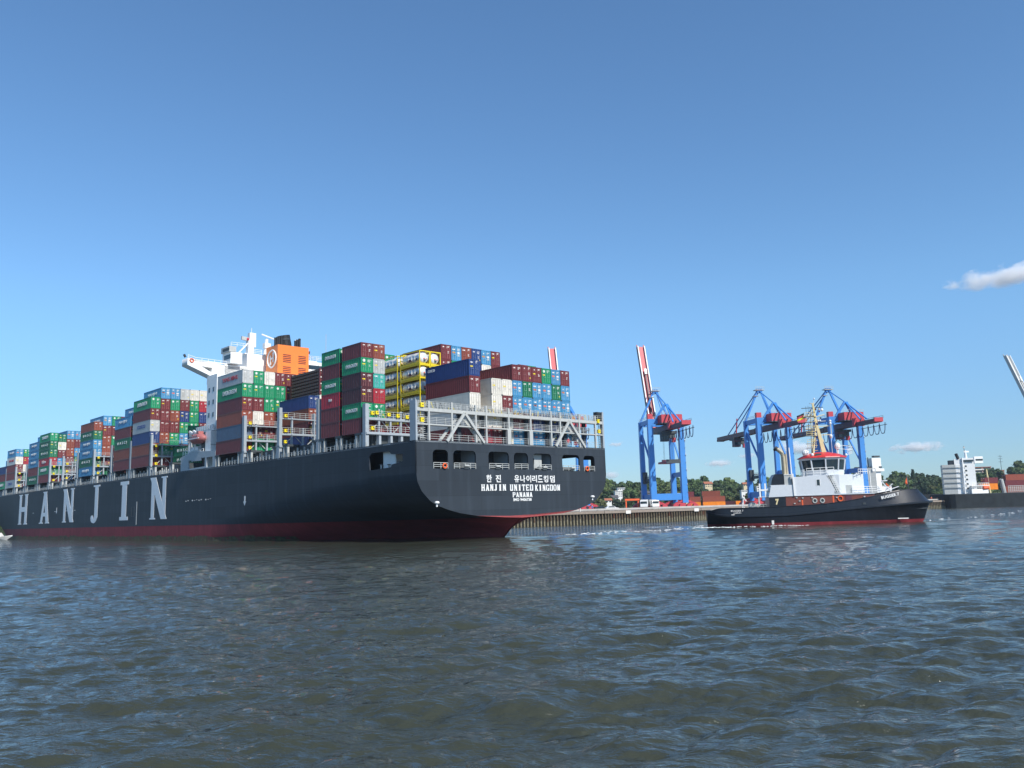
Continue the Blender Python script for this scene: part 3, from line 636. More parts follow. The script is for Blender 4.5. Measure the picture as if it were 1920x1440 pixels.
mb.rail([L(80, .3, 19.6), L(91.5, .3, 19.6)], 1.0, 'white', 1.4, .05, 2, .09); mb.box(L(76.5, .3, 21.2), L(76.62, 3, 21.4), 'lgrey')
mb.build('house_deck', sh)
lb = thing('lifeboat', 'faded red enclosed lifeboat hanging in white davits below the bridge wing', 'lifeboat', WW(82.2, -.1, 22.9), RZ)
rings = []
for i in range(11):
    x = -3.6 + 7.2 * i / 10; f = max(.05, 1 - abs(x / 3.75) ** 3); rr = []
    for q in range(12):
        a = 2 * PI * q / 12; rr.append((x, 1.25 * f * math.cos(a), (1.25 if math.sin(a) > 0 else 1.15) * f ** .8 * math.sin(a)))
    rings.append(rr)
mb = MB(); mb.loft(rings, 'lifeb', True, True); hb_ = mb.build('boat_hull', lb, True)
mb = MB(); mb.box((-3.3, 1.2, -.1), (3.3, 1.33, .1), 'white'); mb.box((-1.5, -.6, 1.1), (-.3, .6, 1.7), 'lifeb'); mb.build('rubbing_strake', lb)
for q in (-1.9, -.7, .5, 1.7): mb = MB(); mb.box((q, 1.1, .35), (q + .6, 1.2, .65), 'glass'); mb.build('window', lb)
mb = MB()
for u_ in (84.3, 86.4):
    mb.beam(L(u_ + 1.8, 1.0, 19.6), L(u_, -.3, 25.0), .4, .4, 'white'); mb.beam(L(u_, -.3, 25.0), L(u_ - 1.6, -.2, 24.3), .35, .35, 'white'); mb.beam(L(u_ + 2.4, 1.5, 19.6), L(u_ + .6, .2, 23), .3, .3, 'white')
mb.box(L(83.8, .6, 19.6), L(88.5, 2.4, 21.4), 'white'); mb.tube([L(89.5, 1.2, 19.6), L(89.5, 1.2, 23.5)], .25, 'white', 8); mb.tube([L(90.6, 1.2, 19.6), L(90.2, 1.2, 22.5)], .2, 'white', 8)
mb.sphere(L(82.6, 1.2, 21.2), .8, 'G' if 'G' in M else 'grey', 8)
mb.build('davit', ship)
# funnel
UF = 80.5
fn_ = MB(); fn_.box(L(UF, 18.55, 30), L(UF + 6, 27.1, 46.9), 'orange'); fu = fn_.build('funnel', ship)
for v_ in (20.0, 24.2):
    for z in (42.6, 39.55, 36.5):
        mb = MB()
        for q in range(5): mb.box(L(UF - .03, v_, z + q * .44), L(UF + .1, v_ + 2.1, z + q * .44 + .2), 'cdark'); mb.box(L(UF - .12, v_, z + q * .44 + .2), L(UF, v_ + 2.1, z + q * .44 + .24), 'orange')
        mb.build('louvre', fu)
mb = MB(); ring(mb, L(UF + 2.9, 18.5, 43.65), (1, 0, 0), (0, 0, 1), 2.15, .22, 'whiteletter', 28, 6)
def em(pts, e_=[0]):
    e_[0] += 1; mb.prism([(UF + 2.9 - p[0], 43.65 + p[1]) for p in pts], -18.52, -18.44 + .003 * e_[0], 'whiteletter', 1)
em([(-.95, -.75), (-.5, -.75), (-.5, .9), (-.95, .9)]); em([(.5, -.9), (.95, -.9), (.95, .75), (.5, .75)]); em([(-.5, -.2), (.5, .0), (.5, .38), (-.5, .2)])
em([(.5, .75), (.95, .75), (1.35, 1.35), (.9, 1.65), (.3, 1.45)]); em([(-.95, -.75), (-.5, -.75), (-.3, -1.45), (-.9, -1.65), (-1.35, -1.35)])
mb.build('emblem', fu)
def pipe(v_, u_, r, h, k='black', rings_=0):
    mb = MB(); mb.tube([L(u_, v_, 46.8), L(u_, v_, 46.9 + h)], r, k, 14)
    mb.tube([L(u_, v_, 46.9 + h - .35), L(u_, v_, 46.95 + h)], r * 1.08, k, 14); mb.build('exhaust_pipe', fu)
mb = MB(); mb.tube([L(UF + 3, 22.2, 46.8), L(UF + 3, 21.6, 49.9)], 1.62, 'black', 16); mb.tube([L(UF + 3, 21.7, 48.7), L(UF + 3, 21.65, 49.0)], 1.7, 'dgrey', 16); mb.build('exhaust_pipe', fu, False)
for v_, h in ((18.7, 1.9), (19.2, 2.1), (19.75, 2.2), (20.3, 2.5), (24.1, 1.7), (24.75, 2.1), (25.3, 2.4)): pipe(v_, UF + 1.4 + .3 * (v_ % 1), .3, h)
# masts and radar
mb = MB(); mb.box(L(UA + 1, 15.0, 45.3), L(UA + 2.5, 16.4, 49.2), 'white'); mb.box(L(UA + 1.2, 15.4, 47.4), L(UA + 2.4, 17.1, 51.0), 'white'); mb.beam(L(UA + 1.5, 12.6, 45.5), L(UA + 1.5, 15.2, 48.4), .3, .3, 'white')
mb.tube([L(UA + 1.5, 16, 51), L(UA + 1.5, 16, 52.3)], .06, 'white', 6); mb.beam(L(UA + 1.4, 13.3, 49.4), L(UA + 1.4, 15.2, 49.2), .5, .9, 'lgrey'); mb.sphere(L(UA + 1.2, 14.9, 49.2), .4, 'cred', 8)
mb.build('signal_mast', ship)
mb = MB(); mb.tube([L(UA - 1, 18.6, 45.3), L(UA - 1, 18.9, 49.3)], .55, 'white', 10, .4); mb.box(L(UA - 1.6, 18.1, 46.9), L(UA - .4, 19.7, 48.2), 'white'); mb.beam(L(UA - 1, 17.5, 50.4), L(UA - 1, 21.0, 49.5), .35, .3, 'white'); mb.build('radar_mast', ship)
mb = MB(); mb.tube([L(UF + 5, 26.2, 45), L(UF + 5, 26.2, 49.8)], .28, 'white', 8, .14); mb.box(L(UF + 4.7, 26.2, 47.6), L(UF + 5.2, 28, 47.8), 'white'); mb.box(L(UF + 4.7, 26.2, 49), L(UF + 5.2, 27.4, 49.15), 'white')
mb.tube([L(UF + 5, 27.6, 47.8), L(UF + 5, 33, 43.6)], .04, 'lgrey', 4); mb.build('signal_mast', ship)
fl = thing('ensign', 'small dark red and white flag flying from line right of funnel', 'flag', WW(UF + 5, 28.6, 48.0), RZ)
mb = MB(); fl_pts = [[(0, -i * .35, .25 * math.sin(i * 1.3) - i * .16), (0.1 * i % .2, -i * .35, -.75 + .25 * math.sin(i * 1.3) - i * .16)] for i in range(6)]
mb.loft([p for p in fl_pts], 'cdark'); mb.build('cloth', fl)
mb = MB(); mb.tube([(0, .05, -.9), (0, .05, .4)], .04, 'lgrey', 6); mb.build('halyard', fl)
mb = MB(); mb.tube([L(29, 1.2, 33.5), L(29, 1.2, 38.2)], .05, 'lgrey', 5); mb.build('antenna', ship)
# ============================================================ CONTAINERS (each one a thing)
CW = 2.44; PITCHV = 2.533
_cm = {}
def body_mesh(Lc, H, c):
    key = ('b', Lc, round(H, 2), c)
    if key in _cm: return _cm[key]
    mb = MB(); k = 'c_' + c; d = .06
    mb.box((0, -CW, 0), (.16, 0, H), k) if False else None
    for x0 in (0, Lc - .17):                     # corner posts
        for y0 in (0, -CW + .16): mb.box((x0, y0 - .16, .0), (x0 + .17, y0, H), k)
    for z0 in (0, H - .13):
        for y0 in (0., -CW + .1): mb.box((.17, y0 - .1, z0), (Lc - .17, y0, z0 + .13), k)
        for x0 in (.0, Lc - .1): mb.box((x0, -CW + .16, z0), (x0 + .1, -.16, z0 + .13), k)
    smooth_sides = c in ('w', 'y')
    n = 3 if smooth_sides else int(Lc / .56)
    for side in (0, 1):
        P = []
        for i in range(n):
            x = .17 + (Lc - .34) * i / n; w_ = (Lc - .34) / n
            if smooth_sides: P += [(x, .02), (x + w_, .02)]
            else: P += [(x, .02), (x + w_ * .38, .02), (x + w_ * .5, .075), (x + w_ * .88, .075)]
        P.append((Lc - .17, .02))
        for a, b in zip(P[:-1], P[1:]):
            if abs(a[0] - b[0]) < 1e-6: continue
            ya, yb = (-a[1], -b[1]) if side == 0 else (-CW + a[1], -CW + b[1])
            q = [(a[0], ya, .1), (b[0], yb, .1), (b[0], yb, H - .1), (a[0], ya, H - .1)]
            mb.add(q, [(3, 2, 1, 0) if side == 0 else (0, 1, 2, 3)], k)
    mb.add([(.05, -.05, H - .05), (Lc - .05, -.05, H - .05), (Lc - .05, -CW + .05, H - .05), (.05, -CW + .05, H - .05)], [(3, 2, 1, 0)], k)
    mb.add([(.05, -.05, .06), (Lc - .05, -.05, .06), (Lc - .05, -CW + .05, .06), (.05, -CW + .05, .06)], [(0, 1, 2, 3)], k)
    mb.add([(Lc - .06, -.1, .1), (Lc - .06, -CW + .1, .1), (Lc - .06, -CW + .1, H - .1), (Lc - .06, -.1, H - .1)], [(0, 1, 2, 3)], k)
    for x0 in (0, Lc - .18):                     # corner castings
        for z0 in (-.005, H - .115):
            for y0 in (0.005, -CW + .155): mb.box((x0 - .004, y0 - .16, z0), (x0 + .184, y0, z0 + .12), 'dgrey')
    me = mb.mesh('body'); _cm[key] = me; return me
def door_mesh(H, c, side, var):
    key = ('d', round(H, 2), c, side, var)
    if key in _cm: return _cm[key]
    mb = MB(); k = 'c_' + c; y0 = -.17 if side == 0 else -CW / 2 - .01; y1 = -CW / 2 + .01 if side == 0 else -CW + .17
    mb.box((.045, y0, .14), (.09, y1, H - .14), k)
    nr = 4
    for i in range(nr + 1):
        z = .16 + (H - .36) * i / nr; mb.box((.02, y0 - .03, z), (.045, y1 + .03, z + .05), k)
    rod = 'rod_' + {'g': 'g', 'G': 'g', 't': 'b', 'b': 'b', 'w': 'w', 'y': 'w', 'n': 'n', 's': 'n'}.get(c, 'r')
    for f in (.27, .73):
        y = y0 + (y1 - y0) * f; mb.box((-.03, y - .028, .12), (.015, y + .028, H - .12), rod)
        for z in (.14, H * .36, H * .62, H - .26): mb.box((-.045, y - .06, z), (.02, y + .06, z + .09), k)
    mb.box((-.04, y0 + (y1 - y0) * .2, H * .4), (-.01, y0 + (y1 - y0) * .85, H * .4 + .05), rod)
    rg = random.Random(ord(c) * 7 + side * 3 + 17 * var); jx, jz = rg.uniform(-.08, .1), rg.uniform(-.06, .05)
    if side == 0:
        if c == 'g': mb.tube([(-.006, -.6, H * .8), (.03, -.6, H * .8)], .27, 'decal', 10)
        else: mb.box((.01, -.35 - jx, H * (.76 + jz)), (.04, -.8 + jx, H * (.83 + jz)), 'decal')
        if var % 2: mb.box((.01, -.3, H * .52), (.04, -.85, H * .6), 'yellow')
        if c == 'b': mb.box((.01, -.25, H * .5), (.04, -.95, H * .6), 'ring')
    else:
        for q in range(3): mb.box((.01, -1.42 - jx, H * (.85 + jz - q * .06)), (.04, -2.12 + .14 * q * rg.random() * 3, H * (.88 + jz - q * .06)), 'decal')
        if var % 3 != 1:
            for q in range(3): mb.box((.01, -1.6 + jx, H * (.52 + jz - q * .06)), (.04, -2.02 + .2 * rg.random(), H * (.545 + jz - q * .06)), 'decal')
        if c == 'b':
            for q in range(2): mb.box((.01, -1.4, H * (.5 - q * .17)), (.04, -2.1, H * (.6 - q * .17)), 'decal')
        if var == 2: mb.box((.01, -1.9, H * .2), (.04, -2.15, H * .3), 'yellow')
    me = mb.mesh('door'); _cm[key] = me; return me
ORD = ['top', 'second down', 'third down', 'fourth down', 'fifth down', 'sixth down', 'bottom']
CN = ['leftmost', 'second', 'third', 'fourth', 'fifth', 'sixth', 'seventh', 'eighth', 'ninth', 'tenth']
NAMES = {'g': ('EVERGREEN', 'whiteletter'), 'b': ('HANJIN', 'whiteletter'), 'G': ('U A S C |', 'whiteletter'), 'r': ('K Line', 'whiteletter'), 'y': ('COSCO', 'blueletter')}
NC = 0
def container(u, v, w_, Lc, H, c, label, group, text=None, var=0, at=None, rz=None):
    global NC; NC += 1
    o = thing('container', label, 'container', WW(u, v, w_) if at is None else at, RZ if rz is None else rz, group)
    link('body', body_mesh(Lc, H, c), o)
    for s_ in (0, 1): link('door', door_mesh(H, c, s_, var), o)
    if text:
        put_text(text[0], text[1], o, (Lc * (.5 if w_ < 26 or u > 5 else .86), .012, H * (.55 if u > 5 else .74)), (-1, 0, 0), *text[2], .03, 'lettering')
    return o
def bay(u, Lc, cols, desc, group, base=18.5, first=None, side0=True):
    """cols: {col: (top, n tiers, 'codes')} - blank = empty slot"""
    order = sorted(cols)
    for ci in order:
        top, n, codes = cols[ci]; H = (top - base) / n
        for i, c in enumerate(codes):
            if c == ' ': continue
            w_ = top - H * (i + 1)
            cn = CN[order.index(ci)]
            tn = 'bottom' if i == n - 1 else ORD[i]
            ln = CC[c][1] if c in CC else 'brown'
            lab = '%s container, %s %s, %s' % (ln, tn, ('in the %s column' % cn) if len(order) > 1 else 'in the stack', desc)
            if c == 'F': flat_rack(u, ci * PITCHV + .04, w_, Lc, H - .02, 'brown flat racks bundled, %s in the %s column, %s' % (tn, cn, desc), group); continue
            txt = None
            if ci == order[0] or ci == min(order) + 1 and ci < 2:
                if c in NAMES:
                    b_, k_ = NAMES[c]
                    if Lc < 7: txt = (b_, k_, (3.6, .62)) if c == 'g' else None
                    else: txt = (b_, k_, {'g': (6.6, .95), 'b': (6.0, .95), 'G': (7.2, .95), 'r': (4.4, .95), 'y': (5.6, .9)}[c])
                if c == 'w' and Lc > 7 and ci == 0: txt = ('YANG MING', 'redletter', (7., .85))
                if u < 5: txt = ('COSCO', 'whiteletter', (2.0, .5)) if c == 'n' else None
                if u == 22.5 and c == 'r': txt = ('P&O', 'whiteletter', (1.1, .5))
                if u == 60.7 and c == 'y': txt = ('YANG MING', 'redletter', (7.4, .95))
            container(u, ci * PITCHV + .04, w_, Lc, H - .03, c, lab, group, txt, (ci * 3 + i * 5) % 7)
def flat_rack(u, v, w_, Lc, H, label, group):
    o = thing('flat_rack', label, 'flat rack', WW(u, v, w_), RZ, group); mb = MB()
    for q in range(4):
        z = H * q / 4; mb.box((0, -CW, z + .05), (Lc, 0, z + H / 4 - .12), 'rack')
        for i in range(14): mb.box((i * Lc / 14, -.0, z + .1), (i * Lc / 14 + .3, .03, z + H / 4 - .2), 'dgrey')
    mb.build('deck', o)
    for x in (0, Lc - .4):
        mb = MB(); mb.box((x - .02, -CW - .01, 0), (x + .38, -CW + .2, H), 'c_m'); mb.box((x - .02, -.2, 0), (x + .38, .02, H), 'c_m')
        for q in range(4): mb.box((x - .03, -CW + .2, H * q / 4 + .1), (x, -.2, H * q / 4 + .35), 'decal' if q % 2 else 'c_m')
        mb.build('end_wall', o)
def tank(u, v, w_, H, label):
    o = thing('tank_container', label, 'tank container', WW(u, v, w_), RZ, 'tank containers in yellow frames'); Lc = 6.06; mb = MB(); k = 'yframe'; r = .15
    for x in (r / 2, Lc - r / 2):
        for y in (-r / 2, -CW + r / 2): mb.beam((x, y, 0), (x, y, H), r, r, k)
        for z in (r / 2, H - r / 2): mb.beam((x, -r, z), (x, -CW + r, z), r, r, k)
        for s_ in (0, 1):
            for t_ in (0, 1): mb.beam((x, -r if s_ else -CW + r, H - r if t_ else r), (x, -CW * .28 if s_ else -CW * .72, H - r if t_ else r), .1, .1, k)
    for y in (-r / 2, -CW + r / 2):
        for z in (r / 2, H - r / 2): mb.beam((r, y, z), (Lc - r, y, z), r * .8, r * .8, k)
        for a, b in ((.0, .9), (Lc, Lc - .9)): mb.beam((a, y, H * .95), (b, y, H * .6 + .8), .08, .08, k); mb.beam((a, y, H * .4), (b + (.6 if a == 0 else -.6), y, .15), .08, .08, k)
    mb.box((.3, -CW + .2, .1), (Lc - .3, -.2, .28), k); mb.box((.1, -.06, .0), (Lc - .1, -.01, .42), k); mb.box((.1, -.05, H - .2), (Lc - .1, -.01, H - .02), k); mb.build('frame', o)
    mb = MB(); R0 = CW / 2 - .13; cz = H / 2 + .02; rings = []
    for x, f in ((.12, .3), (.2, .72), (.38, .92), (.6, 1), (2.1, 1), (2.15, 1.02), (2.25, 1.02), (2.3, 1), (4, 1), (4.05, 1.02), (4.15, 1.02), (4.2, 1), (Lc - .6, 1), (Lc - .38, .92), (Lc - .2, .72), (Lc - .12, .3)):
        rings.append([(x, -CW / 2 + R0 * f * math.cos(2 * PI * q / 20), cz + R0 * f * math.sin(2 * PI * q / 20)) for q in range(20)])
    mb.loft(rings, 'silver', True, True); mb.build('tank', o, True)
    mb = MB()
    for x in (1.55, 2.6): mb.box((x, -.13, cz - .35), (x + .08, -.06, cz + .55), 'whiteletter')
    mb.box((2.7, -.16, cz - .55), (3.5, -.08, cz - .15), 'cdark'); mb.box((1.0, -.16, cz - .5), (1.35, -.08, cz - .1), 'dgrey'); mb.box((3.6, -.14, cz - .3), (3.75, -.07, cz + .3), 'decal')
    mb.box((.04, -CW / 2 - .2, cz - .75), (.16, -CW / 2 + .2, cz - .35), 'dgrey'); mb.sphere((.08, -CW / 2 + .1, cz - .2), .16, 'ring', 6); mb.sphere((.08, -CW / 2 - .4, cz - .25), .12, 'ring', 6)
    mb.build('placard', o)
GA = 'containers stacked on the ship'
bay(1.6, 12.19, {5: (30.62, 5, 'nmwym'), 6: (30.62, 5, '   wr'), 7: (30.62, 5, ' wwwm'), 8: (30.62, 5, ' wmyw'), 9: (30.65, 5, 'mbbmb'), 10: (30.66, 5, 'mGbmb'), 11: (30.67, 5, 'mbbnb'), 12: (30.68, 5, 'gbbnb'), 13: (30.7, 5, 'bGbnn'), 14: (30.72, 5, 'mbbbb')},
    'bay above the stern', GA, base=16.1)
bay(15.5, 6.06, {0: (34.35, 6, 'mgkkgm'), 1: (34.35, 6, 'oytrgm')}, 'tall pair left of the tanks', GA)
bay(22.5, 6.06, {0: (34.35, 6, 'gmgrmm')}, 'just right of the funnel', GA)
bay(22.5, 6.06, {1: (34.35, 6, 'kmmmmm')}, 'behind the tall pair left of tanks', GA)
bay(15.5, 12.19, {7: (36.1, 6, 'mmmmmm'), 8: (36.1, 6, 'bgmm  '), 9: (36.1, 6, 'oomm  '), 10: (36.1, 6, 'nnmm  '), 11: (36.1, 6, 'bwmm  '), 12: (36.1, 6, 'mmmm  ')}, 'tallest bay behind the tanks', GA)
bay(15.5, 12.19, {15: (34.2, 6, 'mmmmmm'), 16: (34.2, 6, 'gmmmmm')}, 'half hidden behind the stern bay', GA)
bay(30.3, 12.19, {6: (36.2, 6, 'ggmmmm')}, 'showing above the tanks', GA)
bay(46.4, 12.19, {3: (29.3, 4, 'nomn'), 4: (35.2, 6, 'FFwmmm')}, 'shadowed gap right of the funnel', GA)
bay(60.7, 12.19, {0: (36.05, 6, 'ygmosm'), 1: (36.05, 6, 'ggmwkg'), 2: (36.05, 6, 'wggomg'), 3: (36.05, 6, 'mggmmk'), 4: (36.05, 6, 'mmgymk'), 5: (35.6, 6, 'mmmmmm')}, 'bay in front of the funnel', GA)
bay(97.4, 12.19, {2: (23.1, 2, 'GG')}, 'low beside the lifeboat', GA, base=18.4)
bay(112.3, 12.19, {0: (36.36, 6, 'gmynom'), 1: (38.97, 7, 'bmmmogm'), 2: (38.97, 7, 'bgomggm'), 3: (38.97, 7, 'ymngbmm'), 4: (38.97, 7, 'wgggrmm'), 5: (38.97, 7, 'wrnmwmm'), 6: (38.97, 7, 'wmnnmmm')}, 'bay left of the bridge', GA)
bay(126.2, 12.19, {0: (32.9, 5, 'bmGom'), 1: (35.9, 6, 'bnmmmm')}, 'second bay left of bridge', GA)
bay(156.4, 12.19, {0: (34.24, 6, 'oGbbGb'), 1: (36.13, 6, 'bmoomG'), 2: (36.13, 6, 'gmgmmm'), 3: (36.13, 6, 'mmmmmm')}, 'third bay left of bridge', GA)
bay(200.5, 12.19, {0: (34.9, 6, 'gGGrgm'), 1: (34.5, 6, 'Gwmbgm'), 2: (35.75, 6, 'boommn'), 3: (35.75, 6, 'bmbGmm')}, 'fourth bay left of bridge', GA)
bay(213.4, 12.19, {0: (32.95, 5, 'bbbmG'), 1: (35.4, 6, 'bbmmmm')}, 'fifth bay left of bridge', GA)
bay(243.3, 12.19, {0: (32.6, 5, 'bwmmy'), 1: (32.6, 5, 'grwgm')}, 'sixth bay left of bridge', GA)
bay(256.6, 12.19, {0: (27, 3, 'nmg'), 1: (29.8, 4, 'bnmm')}, 'bay at the left picture edge', GA)
H_ = (34.35 - 18.5) / 6
for i in range(5):
    tn = ['top', 'second down', 'third down', 'fourth down', 'fifth down'][i]; z = 34.4 - H_ * (i + 1)
    tank(15.5, 5 * PITCHV + .04, z, H_ - .04, 'silver tank in yellow frame, %s, left stack with yellow end' % tn)
    if i < 3: tank(15.5, 6 * PITCHV + .04, z, H_ - .04, 'silver tank in yellow frame, %s, right stack beside blue container' % tn)
    tank(22.5, 5 * PITCHV + .04, z, H_ - .04, 'silver tank in yellow frame, %s, far stack against maroon doors' % tn)
container(15.5, 5 * PITCHV + .04, 34.4 - H_ * 6, 6.06, H_ - .03, 'r', 'bright red short container, bottom of the near tank stack', GA)
container(22.5, 5 * PITCHV + .04, 34.4 - H_ * 6, 6.06, H_ - .03, 'r', 'bright red short container, bottom of the far tank stack', GA)
print('containers', NC)
# ============================================================ PEOPLE
def person(label, loc, rz, h, shirt, trousers, head='white', bend=0., group=None):
    o = thing('person', label, 'person', loc, rz, group); s = h / 1.75
    def V(x, y, z): return (x * s, y * s, z * s)
    b = bend
    J = dict(pel=V(0, 0, .95), wst=V(.03 + .1 * b, 0, 1.12), chs=V(.05 + .3 * b, 0, 1.33 - .04 * b), nck=V(.06 + .42 * b, 0, 1.5 - .1 * b), hdb=V(.08 + .47 * b, 0, 1.56 - .1 * b))
    vs = []; es = []; rs = []
    def nv(p, r): vs.append(p); rs.append(r * s); return len(vs) - 1
    pel = nv(J['pel'], .15); wst = nv(J['wst'], .13); chs = nv(J['chs'], .155); nck = nv(J['nck'], .06); es += [(pel, wst), (wst, chs), (chs, nck)]; es.append((nck, nv(J['hdb'], .055)))
    for q in (-1, 1):
        hp = nv(V(0, q * .1, .88), .1); kn = nv(V(.05 * q, q * .13, .48), .068); an = nv(V(-.02 + .06 * q, q * .15, .09), .05); toe = nv(V(.17 + .06 * q, q * .17, .03), .035); es += [(pel, hp), (hp, kn), (kn, an), (an, toe)]
        sh = nv(V(.05 + .33 * b, q * .2, 1.42 - .07 * b), .065); el = nv(V(.12 + .42 * b, q * .3, 1.15 - .12 * b), .048); wr = nv(V(.3 + .5 * b, q * .26, .93 - .1 * b), .034); es += [(chs, sh), (sh, el), (el, wr)]
    me = bpy.data.meshes.new('body'); me.from_pydata(vs, es, []); ob = bpy.data.objects.new('tmp', me); COL.objects.link(ob)
    md = ob.modifiers.new('s', 'SKIN')
    for i, r in enumerate(rs): me.skin_vertices[0].data[i].radius = (r, r)
    me.skin_vertices[0].data[0].use_root = True
    ob.modifiers.new('d', 'SUBSURF').levels = 1
    dg = bpy.context.evaluated_depsgraph_get(); m2 = bpy.data.meshes.new_from_object(ob.evaluated_get(dg)); bpy.data.objects.remove(ob)
    m2.materials.clear(); m2.materials.append(M[shirt]); m2.materials.append(M[trousers])
    for p in m2.polygons: p.material_index = 1 if p.center.z < .93 * s else 0; p.use_smooth = True
    m2.name = 'body'; bd = link('body', m2, o)
    hx, hz = J['hdb'][0] + .03 * s, J['hdb'][2] + .1 * s
    mb = MB(); mb.sphere((hx, 0, hz), .105 * s, 'skin', 12, (1, .82, 1.15)); mb.sphere((hx + .105 * s, 0, hz - .01 * s), .022 * s, 'skin', 6)
    for q in (-1, 1): mb.sphere((hx + .085 * s, q * .035 * s, hz + .02 * s), .013 * s, 'black', 6); mb.sphere((hx, q * .088 * s, hz), .022 * s, 'skin', 6)
    mb.box((hx + .09 * s, -.025 * s, hz - .055 * s), (hx + .1 * s, .025 * s, hz - .045 * s), 'cdark'); mb.build('head', bd, True)
    mb = MB(); mb.sphere((hx - .01 * s, 0, hz + .05 * s), .118 * s, head, 12, (1.05, .9, .8)); mb.build('helmet' if head != 'black' else 'hair', bd, True)
    for q in (-1, 1):
        wx, wy, wz = V(.3 + .5 * b, q * .26, .93 - .1 * b); mb = MB(); mb.sphere((wx + .03 * s, wy, wz - .04 * s), .045 * s, 'skin', 8, (.8, .45, 1.1))
        for f in range(4): mb.tube([(wx + (.01 + f * .018) * s, wy, wz - .075 * s), (wx + (.015 + f * .018) * s, wy - q * .008 * s, wz - .115 * s), (wx + (.02 + f * .015) * s, wy - q * .02 * s, wz - (.14 - .008 * abs(f - 1.5)) * s)], .0095 * s, 'skin', 5)
        mb.tube([(wx + .06 * s, wy - q * .01 * s, wz - .02 * s), (wx + .085 * s, wy - q * .02 * s, wz - .06 * s)], .011 * s, 'skin', 5); mb.build('hand', bd, True)
    return o

# ============================================================ TUG
TD = Vector((math.cos(R_(-10)), math.sin(R_(-10)), 0)); TO = Vector((40.8, 173.46, 0)); TSC = (.907, .86, .965); TRZ = math.atan2(TD.y, TD.x)
tug = thing('tugboat', 'black-hulled harbour tug with white deckhouse, red roof and yellow mast', 'tugboat', TO, TRZ); tug.scale = TSC
def TW_(s_, t, z): return TO + TD * s_ * TSC[0] + Vector((-TD.y, TD.x, 0)) * t * TSC[1] + Vector((0, 0, z * TSC[2]))
TC = 6.2
TS = [  # s, rub z, top z, half breadth: below, wl, boot, rub, top
    (-1.7, 2.9, 3.35, .2, .2, .3, 2.6, 2.6), (-.6, 2.6, 3.5, .2, .2, 1.2, 4.2, 4.1), (1.2, 2.3, 3.9, .3, 1.0, 3.2, 5.3, 5.1), (3.2, 2.15, 3.86, 2.5, 4.4, 4.9, 5.9, 5.8),
    (6, 2.05, 3.84, 4.3, 5.3, 5.6, 6.15, 6.1), (10, 2.02, 3.84, 5, 5.8, 6.0, 6.25, 6.2), (15.5, 2.05, 3.95, 5.2, 5.95, 6.1, 6.3, 6.2), (20, 2.3, 4.05, 5.2, 5.95, 6.1, 6.3, 6.2), (24, 2.6, 4.25, 5, 5.9, 6.05, 6.3, 6.2), (28, 2.9, 4.65, 4.8, 5.6, 5.85, 6.25, 6.1),
    (32.5, 3.2, 5.3, 4.0, 5.0, 5.3, 6.1, 5.9), (36, 3.42, 5.95, 3.0, 4.0, 4.4, 5.8, 5.3), (40.0, 3.65, 6.55, 1.9, 2.7, 3.1, 5.1, 4.3), (43.2, 3.8, 6.68, .9, 1.5, 1.8, 4.0, 3.1), (45.6, 3.9, 6.68, .2, .4, .7, 2.7, 1.8), (46.8, 3.95, 6.4, .05, .1, .15, 1.5, .6), (47.3, 3.98, 5.4, .02, .02, .03, .4, .1)]
mb = MB()
for sg in (-1, 1):
    rings = []
    _ts = sorted(set([t_[0] for t_ in TS] + [34, 37.5, 38.7, 41.2, 42.2, 44.2, 44.9, 46.2, 4.5, 2.2, .3, 8]))
    for s_, zr, zt, b0, b1, b2, b3, b4 in [[x_] + [float(_herm([t_[0] for t_ in TS], [t_[q_] for t_ in TS], x_)) for q_ in range(1, 8)] for x_ in _ts]:
        kk_ = max(0, (s_ - 37) / 10) ** 1.6; e_ = .22 + .2 * kk_
        rings.append([(s_ - 3.4 * kk_, TC + sg * b0, -1), (s_ - 2.2 * kk_, TC + sg * b1, -.05), (s_ - 1.8 * kk_, TC + sg * b2, .62), (s_ - 1.2 * kk_, TC + sg * (b2 * .5 + b3 * .5), zr * .6), (s_ - .5 * kk_, TC + sg * (b3 - .1 * kk_), zr - .15), (s_, TC + sg * (b3 + e_), zr), (s_, TC + sg * (b3 + e_ - .02), zr + .3), (s_ - .5 * kk_, TC + sg * b3, zr + .34), (s_ - 2.2 * kk_, TC + sg * b4, zt)])
    n0 = len(mb.f); mb.loft(rings if sg < 0 else [r for r in rings[::-1]], 'thull')
    for i in range(n0, len(mb.f)):
        if (i - n0) % 8 < 2: mb.m[i] = mb.mi('boot')
th = mb.build('hull', tug, True); th.data.set_sharp_from_angle(angle=R_(24))
mb = MB(); P_ = [(s_, TC - b4 + .12) for s_, _, _, _, _, _, _, b4 in TS[1:-1]] + [(s_, TC + b4 - .12) for s_, _, _, _, _, _, _, b4 in TS[1:-1][::-1]]
mb.prism(P_, 2.7, 2.85, 'dgrey'); mb.box((15.5, 1.0, 2.8), (33.5, 11.4, 4.0), 'thull')
mb.prism([(27, 1), (36, 1.6), (41.5, 3.6), (43.5, 6.2), (41.5, 8.8), (36, 10.8), (27, 11.4)], 4.8, 4.95, 'tred'); mb.build('deck', tug)
mb = MB()
for sg in (-1, 1): mb.tube([(s_ - 2.2 * max(0, (s_ - 37) / 10) ** 1.6, TC + sg * (b4 + .02), zt + .03) for s_, _, zt, _, _, _, _, b4 in TS], .09, 'thull', 6)
mb.build('bulwark_rail', tug)
mb = MB()
for x, z, k in ((17.2, 4.2, 0), (20.8, 4.0, 0)): pass
for x in (24.5, 25.1, 25.9, 26.5, 27.1): mb.box((x, -.03, 3.25), (x + .35, .0, 3.4), 'ring')
for x in (18.8, 19.6): mb.box((x, -.05, 2.75), (x + .5, 0, 2.86), 'ring')
